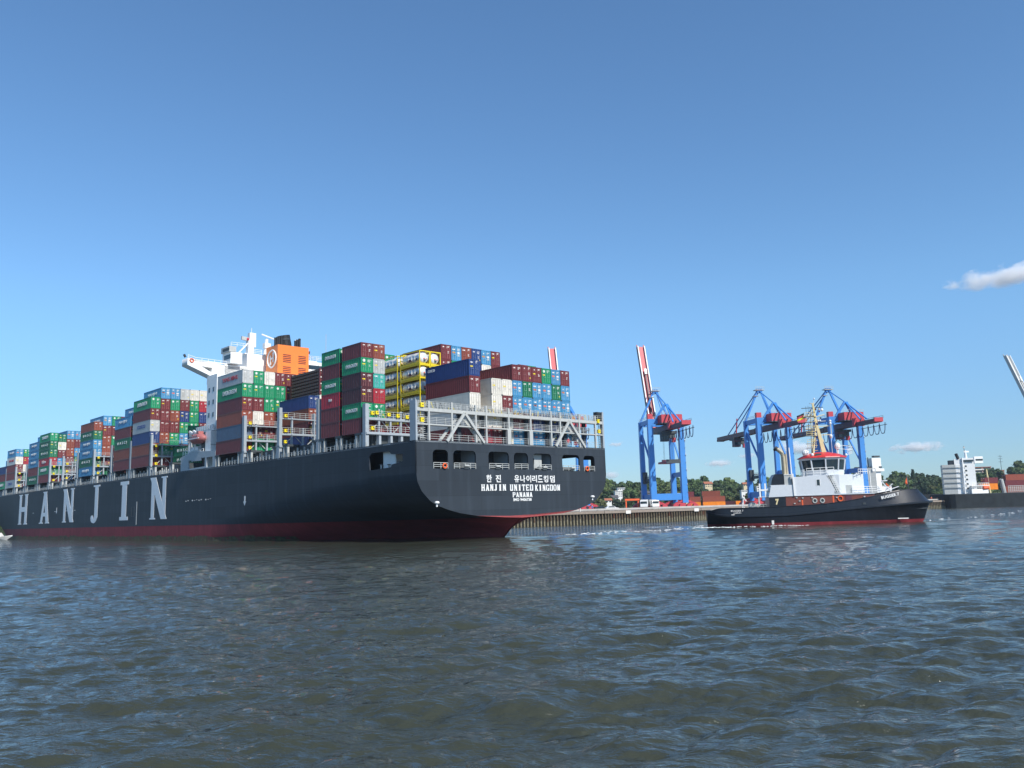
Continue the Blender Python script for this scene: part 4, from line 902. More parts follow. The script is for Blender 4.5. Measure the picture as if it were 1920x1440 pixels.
mb.box((3.4, .2, 2.42), (5.6, .4, 2.6), 'decal'); mb.build('rust_mark', tug)
# lower house: black block with the figure 7, red-brown side, white upper works
mb = MB(); mb.box((11.8, .25, 2.8), (15.4, 8, 5.95), 'thull'); mb.build('casing', tug)
mb = MB(); mb.box((15.4, .75, 3.6), (34.2, 11.6, 6.05), 'tred')
mb.prism([(15.4, 6.05), (34.2, 6.05), (34.2, 6.2), (24.5, 6.35), (15.4, 6.1)], .55, 11.8, 'tgrey', 1)
lh = mb.build('lower_house', tug)
for x in (21.6, 23.2):
    mb = MB(); ring(mb, (x, .72, 4.95), (1, 0, 0), (0, 0, 1), .42, .14, 'lgrey', 16); mb.tube([(x, .75, 4.95), (x, .7, 4.95)], .36, 'glass', 14); mb.build('porthole', lh)
mb = MB(); ring(mb, (27.0, .65, 5.25), (1, 0, 0), (0, 0, 1), .5, .13, 'ring', 16); mb.build('lifebuoy', lh)
mb = MB()
for x, z in ((17.6, 5.6), (18.9, 5.5), (20.9, 5.5), (18.2, 4.9), (17.1, 4.4), (26.1, 5.4), (31.9, 5.4)): mb.box((x, .55, z), (x + .35, .75, z + .22), 'lgrey')
mb.box((25.4, .7, 4.2), (25.7, .76, 6.0), 'ring'); mb.box((18.8, .7, 4.1), (19.1, .76, 5.2), 'ring'); mb.box((28.1, .7, 4.6), (29.4, .76, 6.0), 'cdark'); mb.build('fitting', lh)
mb = MB(); mb.prism([(11.8, 5.95), (17.3, 6.05), (17.3, 8.4), (12.5, 8.4)], .6, 8, 'tgrey', 1)
mb.prism([(17.3, 6.1), (25.9, 6.35), (25.9, 7.4), (24.4, 10.2), (17.3, 10.0)], .6, 11.8, 'tgrey', 1)
up = mb.build('upper_house', tug)
mb = MB(); mb.prism([(25.7, 1.6), (27.2, 1.3), (32.9, 4.0), (33.2, 7.4), (27.2, 11), (25.7, 10.8)], 6.3, 10.25, 'tgrey'); mb.build('front_house', tug)
mb = MB(); mb.box((28.55, 1.95, 6.35), (29.9, 3.1, 8.0), 'lgrey'); mb.build('door', up)
mb = MB(); mb.box((22.3, .57, 8.1), (22.95, .62, 9.3), 'glass'); mb.box((22.2, .54, 8.0), (22.3, .6, 9.4), 'white'); mb.box((22.95, .54, 8.0), (23.05, .6, 9.4), 'white'); mb.build('window', up)
mb = MB()
for q in (0, .45, .9, 1.3): mb.beam((24.7 + q, .7, 10.1), (26.2 + q, .7, 6.5), .1, .1, 'white')
for q in range(9): mb.box((24.9 + q * .17, .6, 9.7 - q * .4), (26.0 + q * .17, 1.4, 9.78 - q * .4), 'white')
mb.build('stairs', up)
mb = MB(); mb.prism([(12.5, 8.4), (15.5, 8.4), (15.5, 10.75), (13.5, 10.75), (12.9, 9.9)], 1.2, 7.5, 'thull', 1); mb.box((12.3, 1, 8.38), (15.6, 8, 8.46), 'tgrey'); mb.build('casing', tug)
mb = MB(); mb.box((15.5, 1.2, 8.4), (17.1, 11.2, 10.5), 'lgrey'); mb.box((15.45, 1.1, 10.5), (17.2, 11.3, 10.62), 'white'); mb.box((16.3, 1.0, 7.95), (17.2, 1.2, 8.35), 'dgrey')
mb.beam((17.4, .5, 6.1), (17.3, .5, 10.7), .3, .3, 'white'); mb.build('vent_box', tug)
mb = MB(); 
for t in (2.6, 4.4):
    mb.tube([(15.9, t, 10.4), (15.9, t, 14.3), (15.7, t, 15.3), (14.9, t, 16.0), (14.5, t, 16.25)], .34, 'exh', 10); mb.tube([(14.6, t, 16.1), (14.2, t, 16.4)], .46, 'black', 10)
    mb.tube([(16.5, t + .3, 10.5), (16.5, t + .3, 15)], .2, 'exh', 8)
mb.build('exhaust_pipe', tug)
mb = MB(); mb.tube([(17.6, 4, 10), (17.4, 4, 16.4)], .13, 'white', 6); mb.tube([(16.9, 4.5, 10), (16.8, 4.5, 15.7)], .1, 'white', 6)
mb.tube([(16.6, 3.2, 10.5), (16.6, 3.2, 14)], .05, 'white', 5); mb.build('antenna', tug)
# wheelhouse
WC = (24.7, 6.2)
def octo(R0, z, n=10, a0=18, _s=1.06): return [(WC[0] + _s * R0 * math.cos(R_(a0 + 360 * i / n)), WC[1] + R0 * 1.02 * math.sin(R_(a0 + 360 * i / n)), z) for i in range(n)]
mb = MB(); mb.loft([octo(4.25, 10.2), octo(4.4, 11.3)], 'tgrey', True, True); mb.loft([octo(4.75, 13.5), octo(4.85, 13.95)], 'tgrey', True, True)
for a, b in zip(octo(4.4, 11.3), octo(4.76, 13.5)): mb.beam(a, b, .28, .28, 'tgrey')
for i in (2, 4, 8):
    A, B, A2, B2 = octo(4.4, 11.3)[i], octo(4.4, 11.3)[(i + 1) % 10], octo(4.76, 13.5)[i], octo(4.76, 13.5)[(i + 1) % 10]
whl = mb.build('wheelhouse', tug)
i0 = octo(4.36, 11.32); i1 = octo(4.72, 13.48)
for i in range(10):
    mb = MB(); j = (i + 1) % 10; mb.add([i0[i], i0[j], i1[j], i1[i]], [(0, 1, 2, 3)], 'glass'); mb.build('window', whl)
mb = MB(); mb.loft([octo(5.2, 13.92), octo(5.1, 14.1), octo(3.6, 14.75), octo(1.6, 15.2)], 'troof', True, True); mb.build('roof', whl)
mb = MB(); mb.rail([(20.4, 1.0, 10.2), (20.4, .8, 10.2), (26.2, .8, 10.3)], 1.5, 'white', 1.4, .06, 3, .1); mb.rail([(19.9, 1, 10.1), (19.9, 6, 10.1)], 1.4, 'white', 1.4, .06, 3, .1); mb.box((20.4, .75, 10.1), (26.2, 3, 10.2), 'tgrey'); mb.build('railing', whl)
mb = MB(); mb.rail([(27.5, 2.5, 15.0), (31, 3.5, 14.6), (31.2, 9, 14.6)], 1.5, 'white', 1.2, .05, 2, .08); mb.rail([(21.5, 3, 14.5), (21.5, 9, 14.5)], 1.3, 'white', 1.2, .05, 2, .08)
mb.rail([(31.5, 1.9, 10.25), (34, 4.6, 10.25)], 1.0, 'white', .9, .06, 2, .08); mb.rail([(30, 1.6, 6.2), (34.4, 3.6, 6.2), (37.5, 4.5, 6.2)], 1.4, 'white', 1.1, .06, 3, .09); mb.build('railing', tug)
_tx = MB.build
def _shb(self, *a, **k):
    self.v = [(p[0] - 1.25, p[1], p[2]) for p in self.v]; return _tx(self, *a, **k)
MB.build = _shb
mb = MB(); mb.sphere((29.6, 6, 16.4), .65, 'white', 12, (1, 1, 1.2)); mb.tube([(29.6, 6, 14.5), (29.6, 6, 16)], .15, 'white', 6); mb.sphere((22.2, 4, 15.1), .8, 'white', 10, (1, 1, .9)); mb.sphere((28.2, 5, 18.6), .35, 'white', 10)
mb.tube([(28.2, 5, 14.5), (28.2, 5, 18.4)], .05, 'white', 5); mb.box((30.8, 5.9, 16.3), (32.2, 6.1, 16.5), 'dgrey'); mb.sphere((30.6, 2.2, 14.3), .3, 'white', 8); mb.sphere((23.4, 2.4, 14.6), .35, 'white', 8); mb.box((24, 2.1, 14.3), (25.3, 2.5, 14.8), 'dgrey'); mb.build('radome', tug)
# mast
mb = MB(); k = 'mast'
mb.beam((26.6, 6.2, 15.0), (25.5, 6.2, 21.2), .95, .9, k, .5, .5); mb.beam((25.5, 6.2, 21.0), (25.0, 6.2, 26.0), .5, .5, k, .42, .42)
for t in (4.9, 7.5): mb.beam((24.1, t, 15.0), (25.3, 6.2, 20.8), .22, .22, k)
for q in range(9): mb.box((23.9 + q * .13, 5.3, 15.6 + q * 1.05), (25.2 + q * .02, 7, 15.68 + q * 1.05), 'mast')
for t in (5.3, 7.0): mb.beam((24.0, t, 15), (24.5, t, 24.6), .1, .1, k)
for z, a, b, kk in ((24.9, 22.4, 27.2, 'dgrey'), (23.2, 22.6, 25, k), (22.9, 25.2, 27.4, k), (21.9, 25, 27.6, 'lgrey'), (20.4, 23.0, 25.6, k), (20.8, 25.4, 28.6, k), (18.9, 23.4, 28.6, k), (18.1, 23.6, 25.6, 'lgrey')):
    mb.beam((a, 6.0, z), (b, 6.4, z + (.5 if z == 22.9 else .1)), .16, .14, kk)
mb.beam((28.6, 6.3, 18.9), (28.6, 6.3, 21.3), .12, .12, k); mb.beam((24.3, 6, 25.9), (25.4, 6.3, 25.9), .4, .12, 'lgrey'); mb.tube([(25.3, 6.2, 26), (25.3, 6.2, 27)], .05, 'white', 5)
ms = mb.build('mast', tug)
mb = MB()
for x, z, r in ((26.9, 24.4, .35), (28.5, 21.9, .28), (28.5, 21.4, .28), (25.9, 22.1, .22), (26.3, 22.1, .22), (25.4, 26.9, .18), (28.4, 18.4, .3), (24.7, 18.6, .18)): mb.sphere((x, 6.1, z), r, 'white', 8)
mb.build('lamp', ms)
mb = MB()
for z in (16.3, 17.2, 18.9, 20.3, 21.9, 23.1): mb.rail([(23.0, 5.2, z), (24.9, 5.2, z)], .8, 'mast', .8, .05, 2, .06); mb.box((22.9, 5.1, z - .06), (25.0, 7.2, z), 'lgrey')
for i in range(16): x = 22.6 + random.random() * 4.2; z = 17 + random.random() * 7.6; mb.box((x, 5.9, z), (x + .3, 6.2, z + .35), random.choice(['dgrey', 'mast', 'lgrey', 'cdark']))
mb.build('platform', ms)
mb = MB()
for i, (x, z) in enumerate([(23.4, 25.1), (23.9, 25.2), (24.3, 25.0), (23.2, 23.4), (24.2, 23.4)]): mb.tube([(x, 6, z - 1.6), (x, 6, z + .2)], .035, 'dgrey', 4)
mb.build('antenna', ms)
MB.build = _tx
fg = thing('flag', 'small black, red and gold flag flying from yellow tug mast', 'flag', TW_(21.6, 6.0, 22.9), TRZ)
mb = MB()
for q, kk in enumerate(('black', 'cred', 'yellow')):
    pr_ = [[(-1.5 * i / 6, .12 * math.sin(i), .95 - .75 * i / 6 * .8 - q * .38), (-1.5 * i / 6 + .05, .12 * math.sin(i), .95 - .75 * i / 6 * .8 - q * .38 - .38)] for i in range(7)]
    mb.loft(pr_, kk)
mb.build('cloth', fg); mb = MB(); mb.tube([(.02, 0, -.6), (.02, 0, 1.1)], .03, 'lgrey', 5); mb.build('halyard', fg)
# fittings fore and aft
mb = MB(); mb.box((9.9, 2, 6.0), (12.3, 5, 6.1), 'lgrey')
for x in (10.1, 11.3): mb.beam((x, 1.6, 6.0), (x, 1.6, 8.9), .34, .3, 'white')
mb.beam((9.9, 1.6, 7.5), (12.0, 1.6, 7.5), .4, .35, 'white'); mb.sphere((11.9, 1.6, 7.4), .42, 'white', 8); mb.rail([(9.6, 1.2, 6.0), (11.9, 1.2, 6.0)], .1, 'white', 1, .05, 1); mb.box((9.6, 1.2, 2.8), (9.9, 1.5, 6), 'lgrey'); mb.build('towing_post', tug)
mb = MB(); mb.tube([(8.6, 3, 4.2), (8.6, 8, 4.2)], .8, 'lgrey', 12); mb.tube([(10.6, 1.4, 4.0), (10.6, 1.8, 4.0)], .75, 'dgrey', 12); mb.box((7.4, 1.2, 3.5), (11, 2.0, 3.8), 'mast'); mb.rail([(7.2, .8, 3.8), (11.7, .8, 3.8)], .7, 'lgrey', 1, .05, 2, .08); mb.box((5.2, .9, 2.8), (7.4, 3, 3.84), 'dgrey'); mb.build('winch', tug)
mb = MB(); mb.beam((38.3, 2.6, 6.2), (36.4, 3, 8.6), .25, .25, 'white'); mb.beam((38.6, 2.6, 8.0), (37.0, 3, 6.6), .22, .22, 'white'); mb.beam((36.4, 2.8, 8.6), (37.6, 2.8, 8.7), .2, .2, 'white'); mb.beam((39.9, 3, 7.4), (38.3, 3, 6.9), .16, .16, 'white'); mb.beam((37.3, 3, 8.1), (38.1, 3, 7.2), .24, .24, 'ring'); mb.build('anchor_davit', tug)
mb = MB(); mb.tube([(42.6, 6, 6.0), (42.6, 6, 7.9)], .12, 'dgrey', 6); mb.build('jack_staff', tug)
jk = thing('flag', 'small red flag on short staff at the tug bow', 'flag', TW_(42.6, 6.0, 7.6), TRZ); mb = MB(); mb.loft([[(-.55 * i / 4, .1 * math.sin(i * 1.5), 1.9 - .35 * i), (-.2 * i / 4, .1 * math.sin(i * 1.5), .5 - .1 * i)] for i in range(5)], 'ring'); mb.build('cloth', jk)
mb = MB(); mb.tube([(0, 0, 0), (0, 0, 2)], .03, 'lgrey', 5); mb.build('halyard', jk)
put_text('BUGSIER 7', 'whiteletter', tug, (37.3, .22, 5.5), (.985, .12, .19), 3.9, .62, .03, 'name_lettering', (-.19, .04, .98))
put_text('BUGSIER 7', 'decal', tug, (4.7, .12, 3.33), (1, -.07, 0), 2.7, .36, .02, 'name_lettering'); put_text('HAMBURG', 'decal', tug, (4.7, .13, 2.88), (1, -.07, 0), 1.7, .26, .02, 'name_lettering')
put_text('7', 'mast', tug, (13.5, .2, 4.95), (1, 0, 0), .75, 1.25, .06, 'name_lettering')
mb = MB(); mb.box((12.0, .03, .3), (12.5, .2, 1.15), 'decal'); mb.box((39.0, 2.5, .75), (41.2, 2.7, .95), 'decal'); mb.build('hull_mark', tug)
mb = MB(); mb.box((31.5, -.02, 3.9), (32.1, .1, 4.3), 'dgrey'); mb.build('fairlead', tug)
person('crew member in white overalls and cap bending over on aft deck of the tug', TW_(6.2, 1.9, 3.84), TRZ - .3, 2.75, 'cloth', 'cloth', 'white', .35)
def in_(p): return WW(*p)
person('crew member in red jacket on the ship stern platform below the lattice', WW(1.0, 36.3, 16.0), RZ + 2.6, 1.75, 'cred', 'lgrey', 'white')

# ============================================================ CRANES
def crane(loc, rz, label, raised, trolley, cols=('blue', 'cred', 'cdark'), spreader=None, tilt=72, blen=44):
    kb, kr, kd = cols; o = thing('gantry_crane', label, 'crane', loc, rz, 'container gantry cranes on the quay'); G = 3.8
    wx, gy, ZT, zg = 6.75, 13., 41.4, 36.2
    for x in (-wx, wx):
        for y in (0, gy):
            mb = MB(); a = 2.0 if y == 0 else 1.7; mb.beam((x, y, G + 2.2), (x, y, ZT), a * 1.25, a * 1.1, kb, a, a * .95)
            mb.add([(x - a * 1.2, y, G + 7.5), (x + a * 1.2, y, G + 7.5), (x, y + .02, G + 12)], [(0, 1, 2)], kb) if False else None
            mb.build('leg', o)
            mb = MB()
            for q in (-4.4, -1.6, 1.6, 4.4):
                mb.tube([(x + q * (1 if False else 1), y - .3, G + .55), (x + q, y + .3, G + .55)], .55, kr, 10)
            [mb.prism([(x + q - 1.15, G + .35), (x + q + 1.15, G + .35), (x + q + .95, G + 1.3), (x + q + .4, G + 1.75), (x + q - .4, G + 1.75), (x + q - .95, G + 1.3)], y - .8, y + .8, kr, 1) for q in (-4.4, -1.6, 1.6, 4.4)]; [mb.prism([(x + q - 2, G + 1.65), (x + q + 2, G + 1.65), (x + q + .6, G + 2.6), (x + q - .6, G + 2.6)], y - .7, y + .7, kr, 1) for q in (-3, 3)]; mb.prism([(x - 3.6, G + 2.45), (x + 3.6, G + 2.45), (x + 1.2, G + 3.5), (x - 1.2, G + 3.5)], y - .8, y + .8, kr, 1); mb.build('bogie', o)
    mb = MB()
    for y in (0, gy): mb.box((-wx, y - .7, G + 3.5), (wx, y + .7, G + 6.2), kb)
    for x in (-wx, wx): mb.box((x - .6, 0, G + 3.6), (x + .6, gy, G + 6.0), kb)
    mb.build('sill_beam', o)
    mb = MB()
    for y in (0, gy): mb.box((-wx - .6, y - .7, ZT - 2.0), (wx + .6, y + .7, ZT), kb)
    for x in (-wx, wx): mb.box((x - .55, 0, ZT - 1.9), (x + .55, gy, ZT - .1), kb)
    mb.build('portal_beam', o); mb = MB(); mb.box((wx - .5, .9, 17), (wx + .5, gy - .8, 19), kb); mb.build('tie_beam', o)
    for x in (-wx, wx):
        mb = MB(); mb.beam((x, gy, ZT - 4), (x, .3, 21.5 if x < 0 else 20), .7, .55, kb); mb.build('brace', o)
    mb = MB(); mb.box((-wx - 1.0, -.9, ZT), (-wx + 1.2, .9, ZT + 2.2), kr); mb.build('cap_box', o)
    # A-frame
    AP = (.6, gy, 55.4); PK = (.4, 0, 47.6)
    for x in (-wx, wx): mb = MB(); mb.beam((x, gy, ZT), (AP[0] + (.5 if x > 0 else -.5), AP[1], AP[2]), .9, .75, kb); mb.build('apex_leg', o)
    for x in (-wx * .62, wx * .62): mb = MB(); mb.beam((x, -.3, ZT), (PK[0] + (.3 if x > 0 else -.3), PK[1] - 1.2, PK[2]), 1.1, 1.0, kb); mb.build('apex_leg', o)
    mb = MB(); mb.box((-1.6, gy - 1.3, 55.1), (2.6, gy + 1.3, 55.4), 'lgrey'); mb.box((-.6, gy - .8, 54.0), (1.7, gy + .8, 55.9), kb); mb.rail([(-1.6, gy - 1.3, 55.4), (2.6, gy - 1.3, 55.4)], 1.3, 'lgrey', 1, .06, 2, .09); mb.box((-2.4, gy - 1, 52.4), (-.2, gy + 1, 52.6), 'lgrey'); mb.build('apex_platform', o)
    mb = MB(); mb.beam((.6, gy, 55), (PK[0], PK[1] - 1.2, PK[2]), .35, .35, kb); mb.beam((PK[0], PK[1] - 1.2, PK[2]), (1.6, -15, 38.6), .5, .45, kb); mb.beam((PK[0], PK[1] - 1.2, PK[2]), (-1.6, -15, 38.6), .5, .45, kb); mb.tube([(.8, gy - .6, 54.5), (1.0, 4, ZT)], .18, kb, 5); mb.build('back_stay', o)
    mb = MB(); mb.rail([(-3.5, -6.2, 42.7), (5.6, -6.2, 42.7)], 1.0, 'lgrey', 1.5, .06, 2, .08); mb.rail([(-wx, -.8, ZT), (wx, -.8, ZT)], 1.1, 'lgrey', 1.6, .06, 2, .08); mb.rail([(-wx - .6, 0, ZT), (-wx - .6, gy, ZT)], 1.1, 'lgrey', 1.6, .06, 2, .08); mb.build('railing', o)
    mb = MB()
    for q in range(9):
        z_ = 10.5 + q * 3.1; mb.beam((wx + 1.2, -.9 if q % 2 else .9, z_), (wx + 1.2, .9 if q % 2 else -.9, z_ + 3.1), .35, .14, 'lgrey'); mb.box((wx + .95, -1.4, z_ - .06), (wx + 1.5, 1.4, z_), 'lgrey')
    mb.build('stairs', o)
    # girder, back part
    mb = MB(); mb.box((-1.7, -25.5, zg), (1.7, 15.5, zg + 1.1), kd)  # girder red has its underside shade put into the colour
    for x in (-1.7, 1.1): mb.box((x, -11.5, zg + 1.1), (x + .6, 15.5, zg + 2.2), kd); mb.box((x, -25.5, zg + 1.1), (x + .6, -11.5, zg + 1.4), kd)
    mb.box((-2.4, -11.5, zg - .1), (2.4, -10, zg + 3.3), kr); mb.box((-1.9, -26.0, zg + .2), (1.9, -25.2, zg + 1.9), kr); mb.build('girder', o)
    mb = MB(); mb.rail([(2.3, -25.5, zg + 1.6), (2.3, 14, zg + 1.6)], 1.1, 'dgrey', 2.5, .06, 2, .08); mb.box((2.5, -27, zg - 1.2), (2.8, -8, zg - 1.0), 'dgrey'); mb.build('walkway', o)
    # boom
    bm = MB(); hy, hz = 15.8, zg
    th = R_(tilt) if raised else 0
    def B(x, s_, z): return (x, hy + s_ * math.cos(th) - z * math.sin(th), hz + s_ * math.sin(th) + z * math.cos(th))
    def bb(x0, x1, s0, s1, z0, z1, k, m_=bm):
        P = [B(x, s_, z) for z in (z0, z1) for (x, s_) in ((x0, s0), (x1, s0), (x1, s1), (x0, s1))]
        m_.add(P, [(3, 2, 1, 0), (4, 5, 6, 7), (0, 1, 5, 4), (1, 2, 6, 5), (2, 3, 7, 6), (3, 0, 4, 7)], k)
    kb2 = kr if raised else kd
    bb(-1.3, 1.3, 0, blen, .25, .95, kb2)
    for x in (-1.75, 1.35): bb(x, x + .4, 0, blen, 0, 1.9, 'whiteletter' if raised and x else kb2) if raised else bb(x, x + .4, 0, blen, 0, 1.9, kb2)
    if raised:
        bb(-1.9, -1.76, 0, blen, .1, 1.8, kd)
        for x in (-1.8, 1.4): bb(x, x + .35, blen, blen + 1.2, .2, .6, kr)
        bb(-.35, .35, blen * .2, blen * .68, 1.0, 1.9, kd); bb(-.5, .5, blen * .66, blen * .72, 1.9, 2.6, 'white')
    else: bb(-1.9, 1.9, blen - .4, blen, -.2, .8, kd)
    bo = bm.build('boom', o)
    mb = MB()
    if raised: 
        for x in (-.8, .8): mb.beam((x * .6, gy, 54.5), B(x, blen * .42, 1.9), .3, .3, kd)
    else:
        for x in (-1.3, 1.3): mb.beam((x * .4, gy, 54.6), B(x, 31, 1.9), .36, .34, kb)
        mb.beam(B(0, 24, 1.9), B(0, 22, 9), .45, .45, kr)
    mb.build('boom_stay', o)
    # machine house
    mb = MB(); mb.box((-3.4, -6, 39.3), (5.6, 1.5, 42.6), kr); mb.box((-3.7, -6.3, 38.9), (5.9, 1.8, 39.25), 'dgrey')
    for q in range(1, 6): mb.box((-3.4 + q * 1.5, -6.06, 39.4), (-3.25 + q * 1.5, -6, 42.5), kr)
    mb.box((-3.2, -5.8, 42.6), (5.4, 1.2, 42.75), kr); mb.build('machine_house', o)
    # trolley and cab
    ty = trolley; mb = MB(); mb.box((-3.4, ty - 2.5, zg - 1.4), (3.6, ty + 2.5, zg - .3), 'dgrey'); mb.box((-3.3, ty - 3.2, zg - 4.6), (-.2, ty - .2, zg - 1.4), kd if not raised else 'dgrey'); mb.box((-3.35, ty - 3.25, zg - 3.8), (-.3, ty - 3.15, zg - 2.4), 'glass')
    mb.box((.4, ty - 2, zg - 3.2), (2.8, ty + 1.5, zg - 1.4), 'dgrey'); mb.box((1.5, ty - 2.4, zg - 5), (2.8, ty - .8, zg - 3.2), kr); mb.build('trolley', o)
    if spreader:
        mb = MB(); mb.box((-2.6, ty - 6, spreader), (2.6, ty + 6.2, spreader + .8), kr); mb.box((-3, ty - 6.1, spreader - .3), (3, ty - 5.5, spreader + 1.3), 'dgrey'); mb.box((-2.8, ty - .6, spreader + .8), (2.8, ty + .6, spreader + 1.5), kd); mb.build('spreader', o)
        mb = MB()
        for x in (-1.8, 1.8):
            for y in (-.6, .6): mb.tube([(x, ty + y, spreader + 1.2), (x, ty + y, zg - 1)], .045, 'dgrey', 4)
        mb.build('hoist_rope', o)
    # festoon cable loops
    y0, y1 = (-26, 2) if raised else (-26, 24); n = 7 if raised else 12
    mb = MB()
    for i in range(n):
        ya = y0 + (y1 - y0) * i / n; yb = y0 + (y1 - y0) * (i + 1) / n; dd = 4.3
        mb.tube([(2.6, ya + (yb - ya) * q / 8, zg - .2 - dd * (1 - (2 * q / 8 - 1) ** 4)) for q in range(9)], .17, 'cable', 6)
    mb.build('festoon_cable', o)
    # lift and stair
    mb = MB(); mb.box((-wx + .8, gy - 3.5, 17.2), (-wx + 3.2, gy - .5, 17.5), 'dgrey'); mb.box((-wx + .2, 1, 15.5), (-wx + 1.2, gy, 16.8), 'dgrey'); mb.box((-wx - .5, gy - 2.4, 14.6), (-wx + 1.2, gy - .7, 19.5), 'dgrey'); mb.rail([(-wx + .8, 1, 16.8), (-wx + .8, gy, 16.8)], 1.2, 'lgrey', 1.5, .07, 3, .09)
    mb.build('lift', o)
    return o
CR = R_(8.4); CO = Vector((112.5, 362, 0)); RR = Vector((math.cos(CR), math.sin(CR), 0))
crane(CO, CR, 'blue and red gantry crane behind the tug funnel, boom lowered to the left', False, 38)
crane(CO + RR * 33.2, CR, 'blue and red gantry crane directly behind the tug mast, boom lowered', False, 4)
crane(CO - RR * 48.6, CR, 'blue and red gantry crane standing clear between ship and tug, boom raised', True, -2, spreader=22.5)
crane(CO - RR * 90.4 + Vector((0, 4, 0)), CR, 'gantry crane hidden behind the ship with only its red raised boom above containers', True, -2)
crane(Vector((294, 440, 0)), R_(24), 'pale grey crane boom raised at right picture edge', True, 0, ('cgrey', 'cgrey', 'cgrey'), None, 70, 50)
# ============================================================ QUAY
QL = [(-330, 640), (-42, 268), (-1.2, 243.2), (26.1, 253.7), (58.9, 272.9), (192.4, 396.4), (225, 412), (900, 470)]
QZ = 3.8
mb = MB()
n_ = len(QL); far = 5200
mb.add([(x, y, QZ - .02) for x, y in QL] + [(4200, far, QZ - .02), (-2500, far, QZ - .02)], [tuple(range(n_ + 2))], 'asphalt')
struct('quay_ground', mb)
quay = thing('quay_wall', 'rusty brown sheet-pile quay wall with concrete coping behind tug', 'quay wall')
mb = MB(); cp_ = MB(); fr = MB(); tot = 0
for (x0, y0), (x1, y1) in zip(QL[:-2], QL[1:-1]):
    a = Vector((x0, y0, 0)); b = Vector((x1, y1, 0)); d = (b - a).normalized(); nrm = Vector((d.y, -d.x, 0)); Ln = (b - a).length
    p = 1.02; n = int(Ln / p); p = Ln / n
    for i in range(n):
        s0 = a + d * (i * p); prof = [(0, .0), (.22, 0), (.27, .4), (.38, .6), (.58, .6), (.72, .4), (.77, 0), (1, 0)]
        pts = [s0 + d * (f * p) + nrm * o_ for f, o_ in prof]
        for q in range(7):
            k = 'gapshade' if q in (0, 6) else 'pile'; k2 = 'gapshade' if q in (0, 6) else 'pilelow'; zt_ = 1.35 + .35 * math.sin(i * 2.3) * math.sin(i * .7)
            mb.add([(pts[q].x, pts[q].y, zt_), (pts[q + 1].x, pts[q + 1].y, zt_), (pts[q + 1].x, pts[q + 1].y, QZ - .65), (pts[q].x, pts[q].y, QZ - .65)], [(0, 1, 2, 3)], k)
            mb.add([(pts[q].x, pts[q].y, -2.5), (pts[q + 1].x, pts[q + 1].y, -2.5), (pts[q + 1].x, pts[q + 1].y, zt_), (pts[q].x, pts[q].y, zt_)], [(0, 1, 2, 3)], k2)
    q0 = a + nrm * .85; q1 = b + nrm * .85; r0 = a - nrm * 1.5; r1 = b - nrm * 1.5
    cp_.add([(q0.x, q0.y, QZ - .75), (q1.x, q1.y, QZ - .75), (r1.x, r1.y, QZ - .75), (r0.x, r0.y, QZ - .75), (q0.x, q0.y, QZ + .03), (q1.x, q1.y, QZ + .03), (r1.x, r1.y, QZ + .03), (r0.x, r0.y, QZ + .03)],
            [(3, 2, 1, 0), (4, 5, 6, 7), (0, 1, 5, 4), (1, 2, 6, 5), (2, 3, 7, 6), (3, 0, 4, 7)], 'coping')
    w0 = a - nrm * 3; w1 = b - nrm * 3; fr.beam((w0.x, w0.y, QZ + .45), (w1.x, w1.y, QZ + .45), .3, .55, 'concrete')
mb.build('sheet_piling', quay); cp_.build('coping', quay)
br = tag(fr.build('crash_barrier'), 'low pale concrete barrier running along the quay edge', 'barrier')
for (bx, by) in ((33.6, 258.1), (57.2, 271.9)):
    o = thing('number_board', 'small pale board on quay coping, %s of the two' % ('left' if bx < 40 else 'right'), 'sign', (bx, by, QZ - .75), R_(28), 'boards on the quay coping')
    mb = MB(); mb.box((-.9, -1.05, -.25), (.9, -.95, .7), 'decal'); mb.build('board', o); mb = MB(); mb.box((-.6, -.95, 0), (-.4, -.8, .3), 'dgrey'); mb.box((.4, -.95, 0), (.6, -.8, .3), 'dgrey'); mb.build('bracket', o)
# stacked containers on the quay
GQ = 'containers stacked on the quay'
def qc(x, y, lev, c, label, Lc=12.19, rz=0.):
    o = container(0, 0, 0, Lc, 2.85, c, label, GQ, None, 1, at=(x, y, QZ + lev * 2.9), rz=rz)
    return o
for x, l, c, t in ((100.0, 0, 'O', 'orange container on the quay, bottom row, right of first crane'), (104.6, 1, 'o', None)): pass
qc(102.5, 466, 0, 'O', 'orange container at ground level, middle of the quay stack', 12.19)
qc(95.2, 466, 0, 'O', 'shorter orange container at ground level beside crane leg', 6.06)
qc(95.2, 466, 1, 'o', 'rust brown container above the shorter orange one', 6.06)
qc(102.5, 466, 1, 'o', 'rust brown container above the longer orange one', 12.19)
qc(102.2, 466, 2, 'o', 'rust brown container, topmost of the quay stack', 10.0)
qc(92.8, 471, 2, 'm', 'maroon container peeking behind the top of the quay stack', 6.06)
qc(115.2, 470, 0, 'k', 'dark maroon container on the quay just right of orange one'); qc(121.6, 469, 0, 'o', 'rust brown container low on the quay left of tug crewman', 6.06)
qc(120.3, 465.5, 0, 'O', 'small orange box container among dark ones left of the crewman', 2.6)
qc(128.3, 470, 0, 'k', 'dark maroon container low behind the tug crewman')
qc(141.5, 470, 1, 'm', 'maroon container seen between crane legs above the tug stern'); qc(141.5, 470, 0, 'o', 'rust brown container seen between crane legs, lower one')
qc(155.5, 470, 1, 'm', 'maroon container behind the white towing posts')
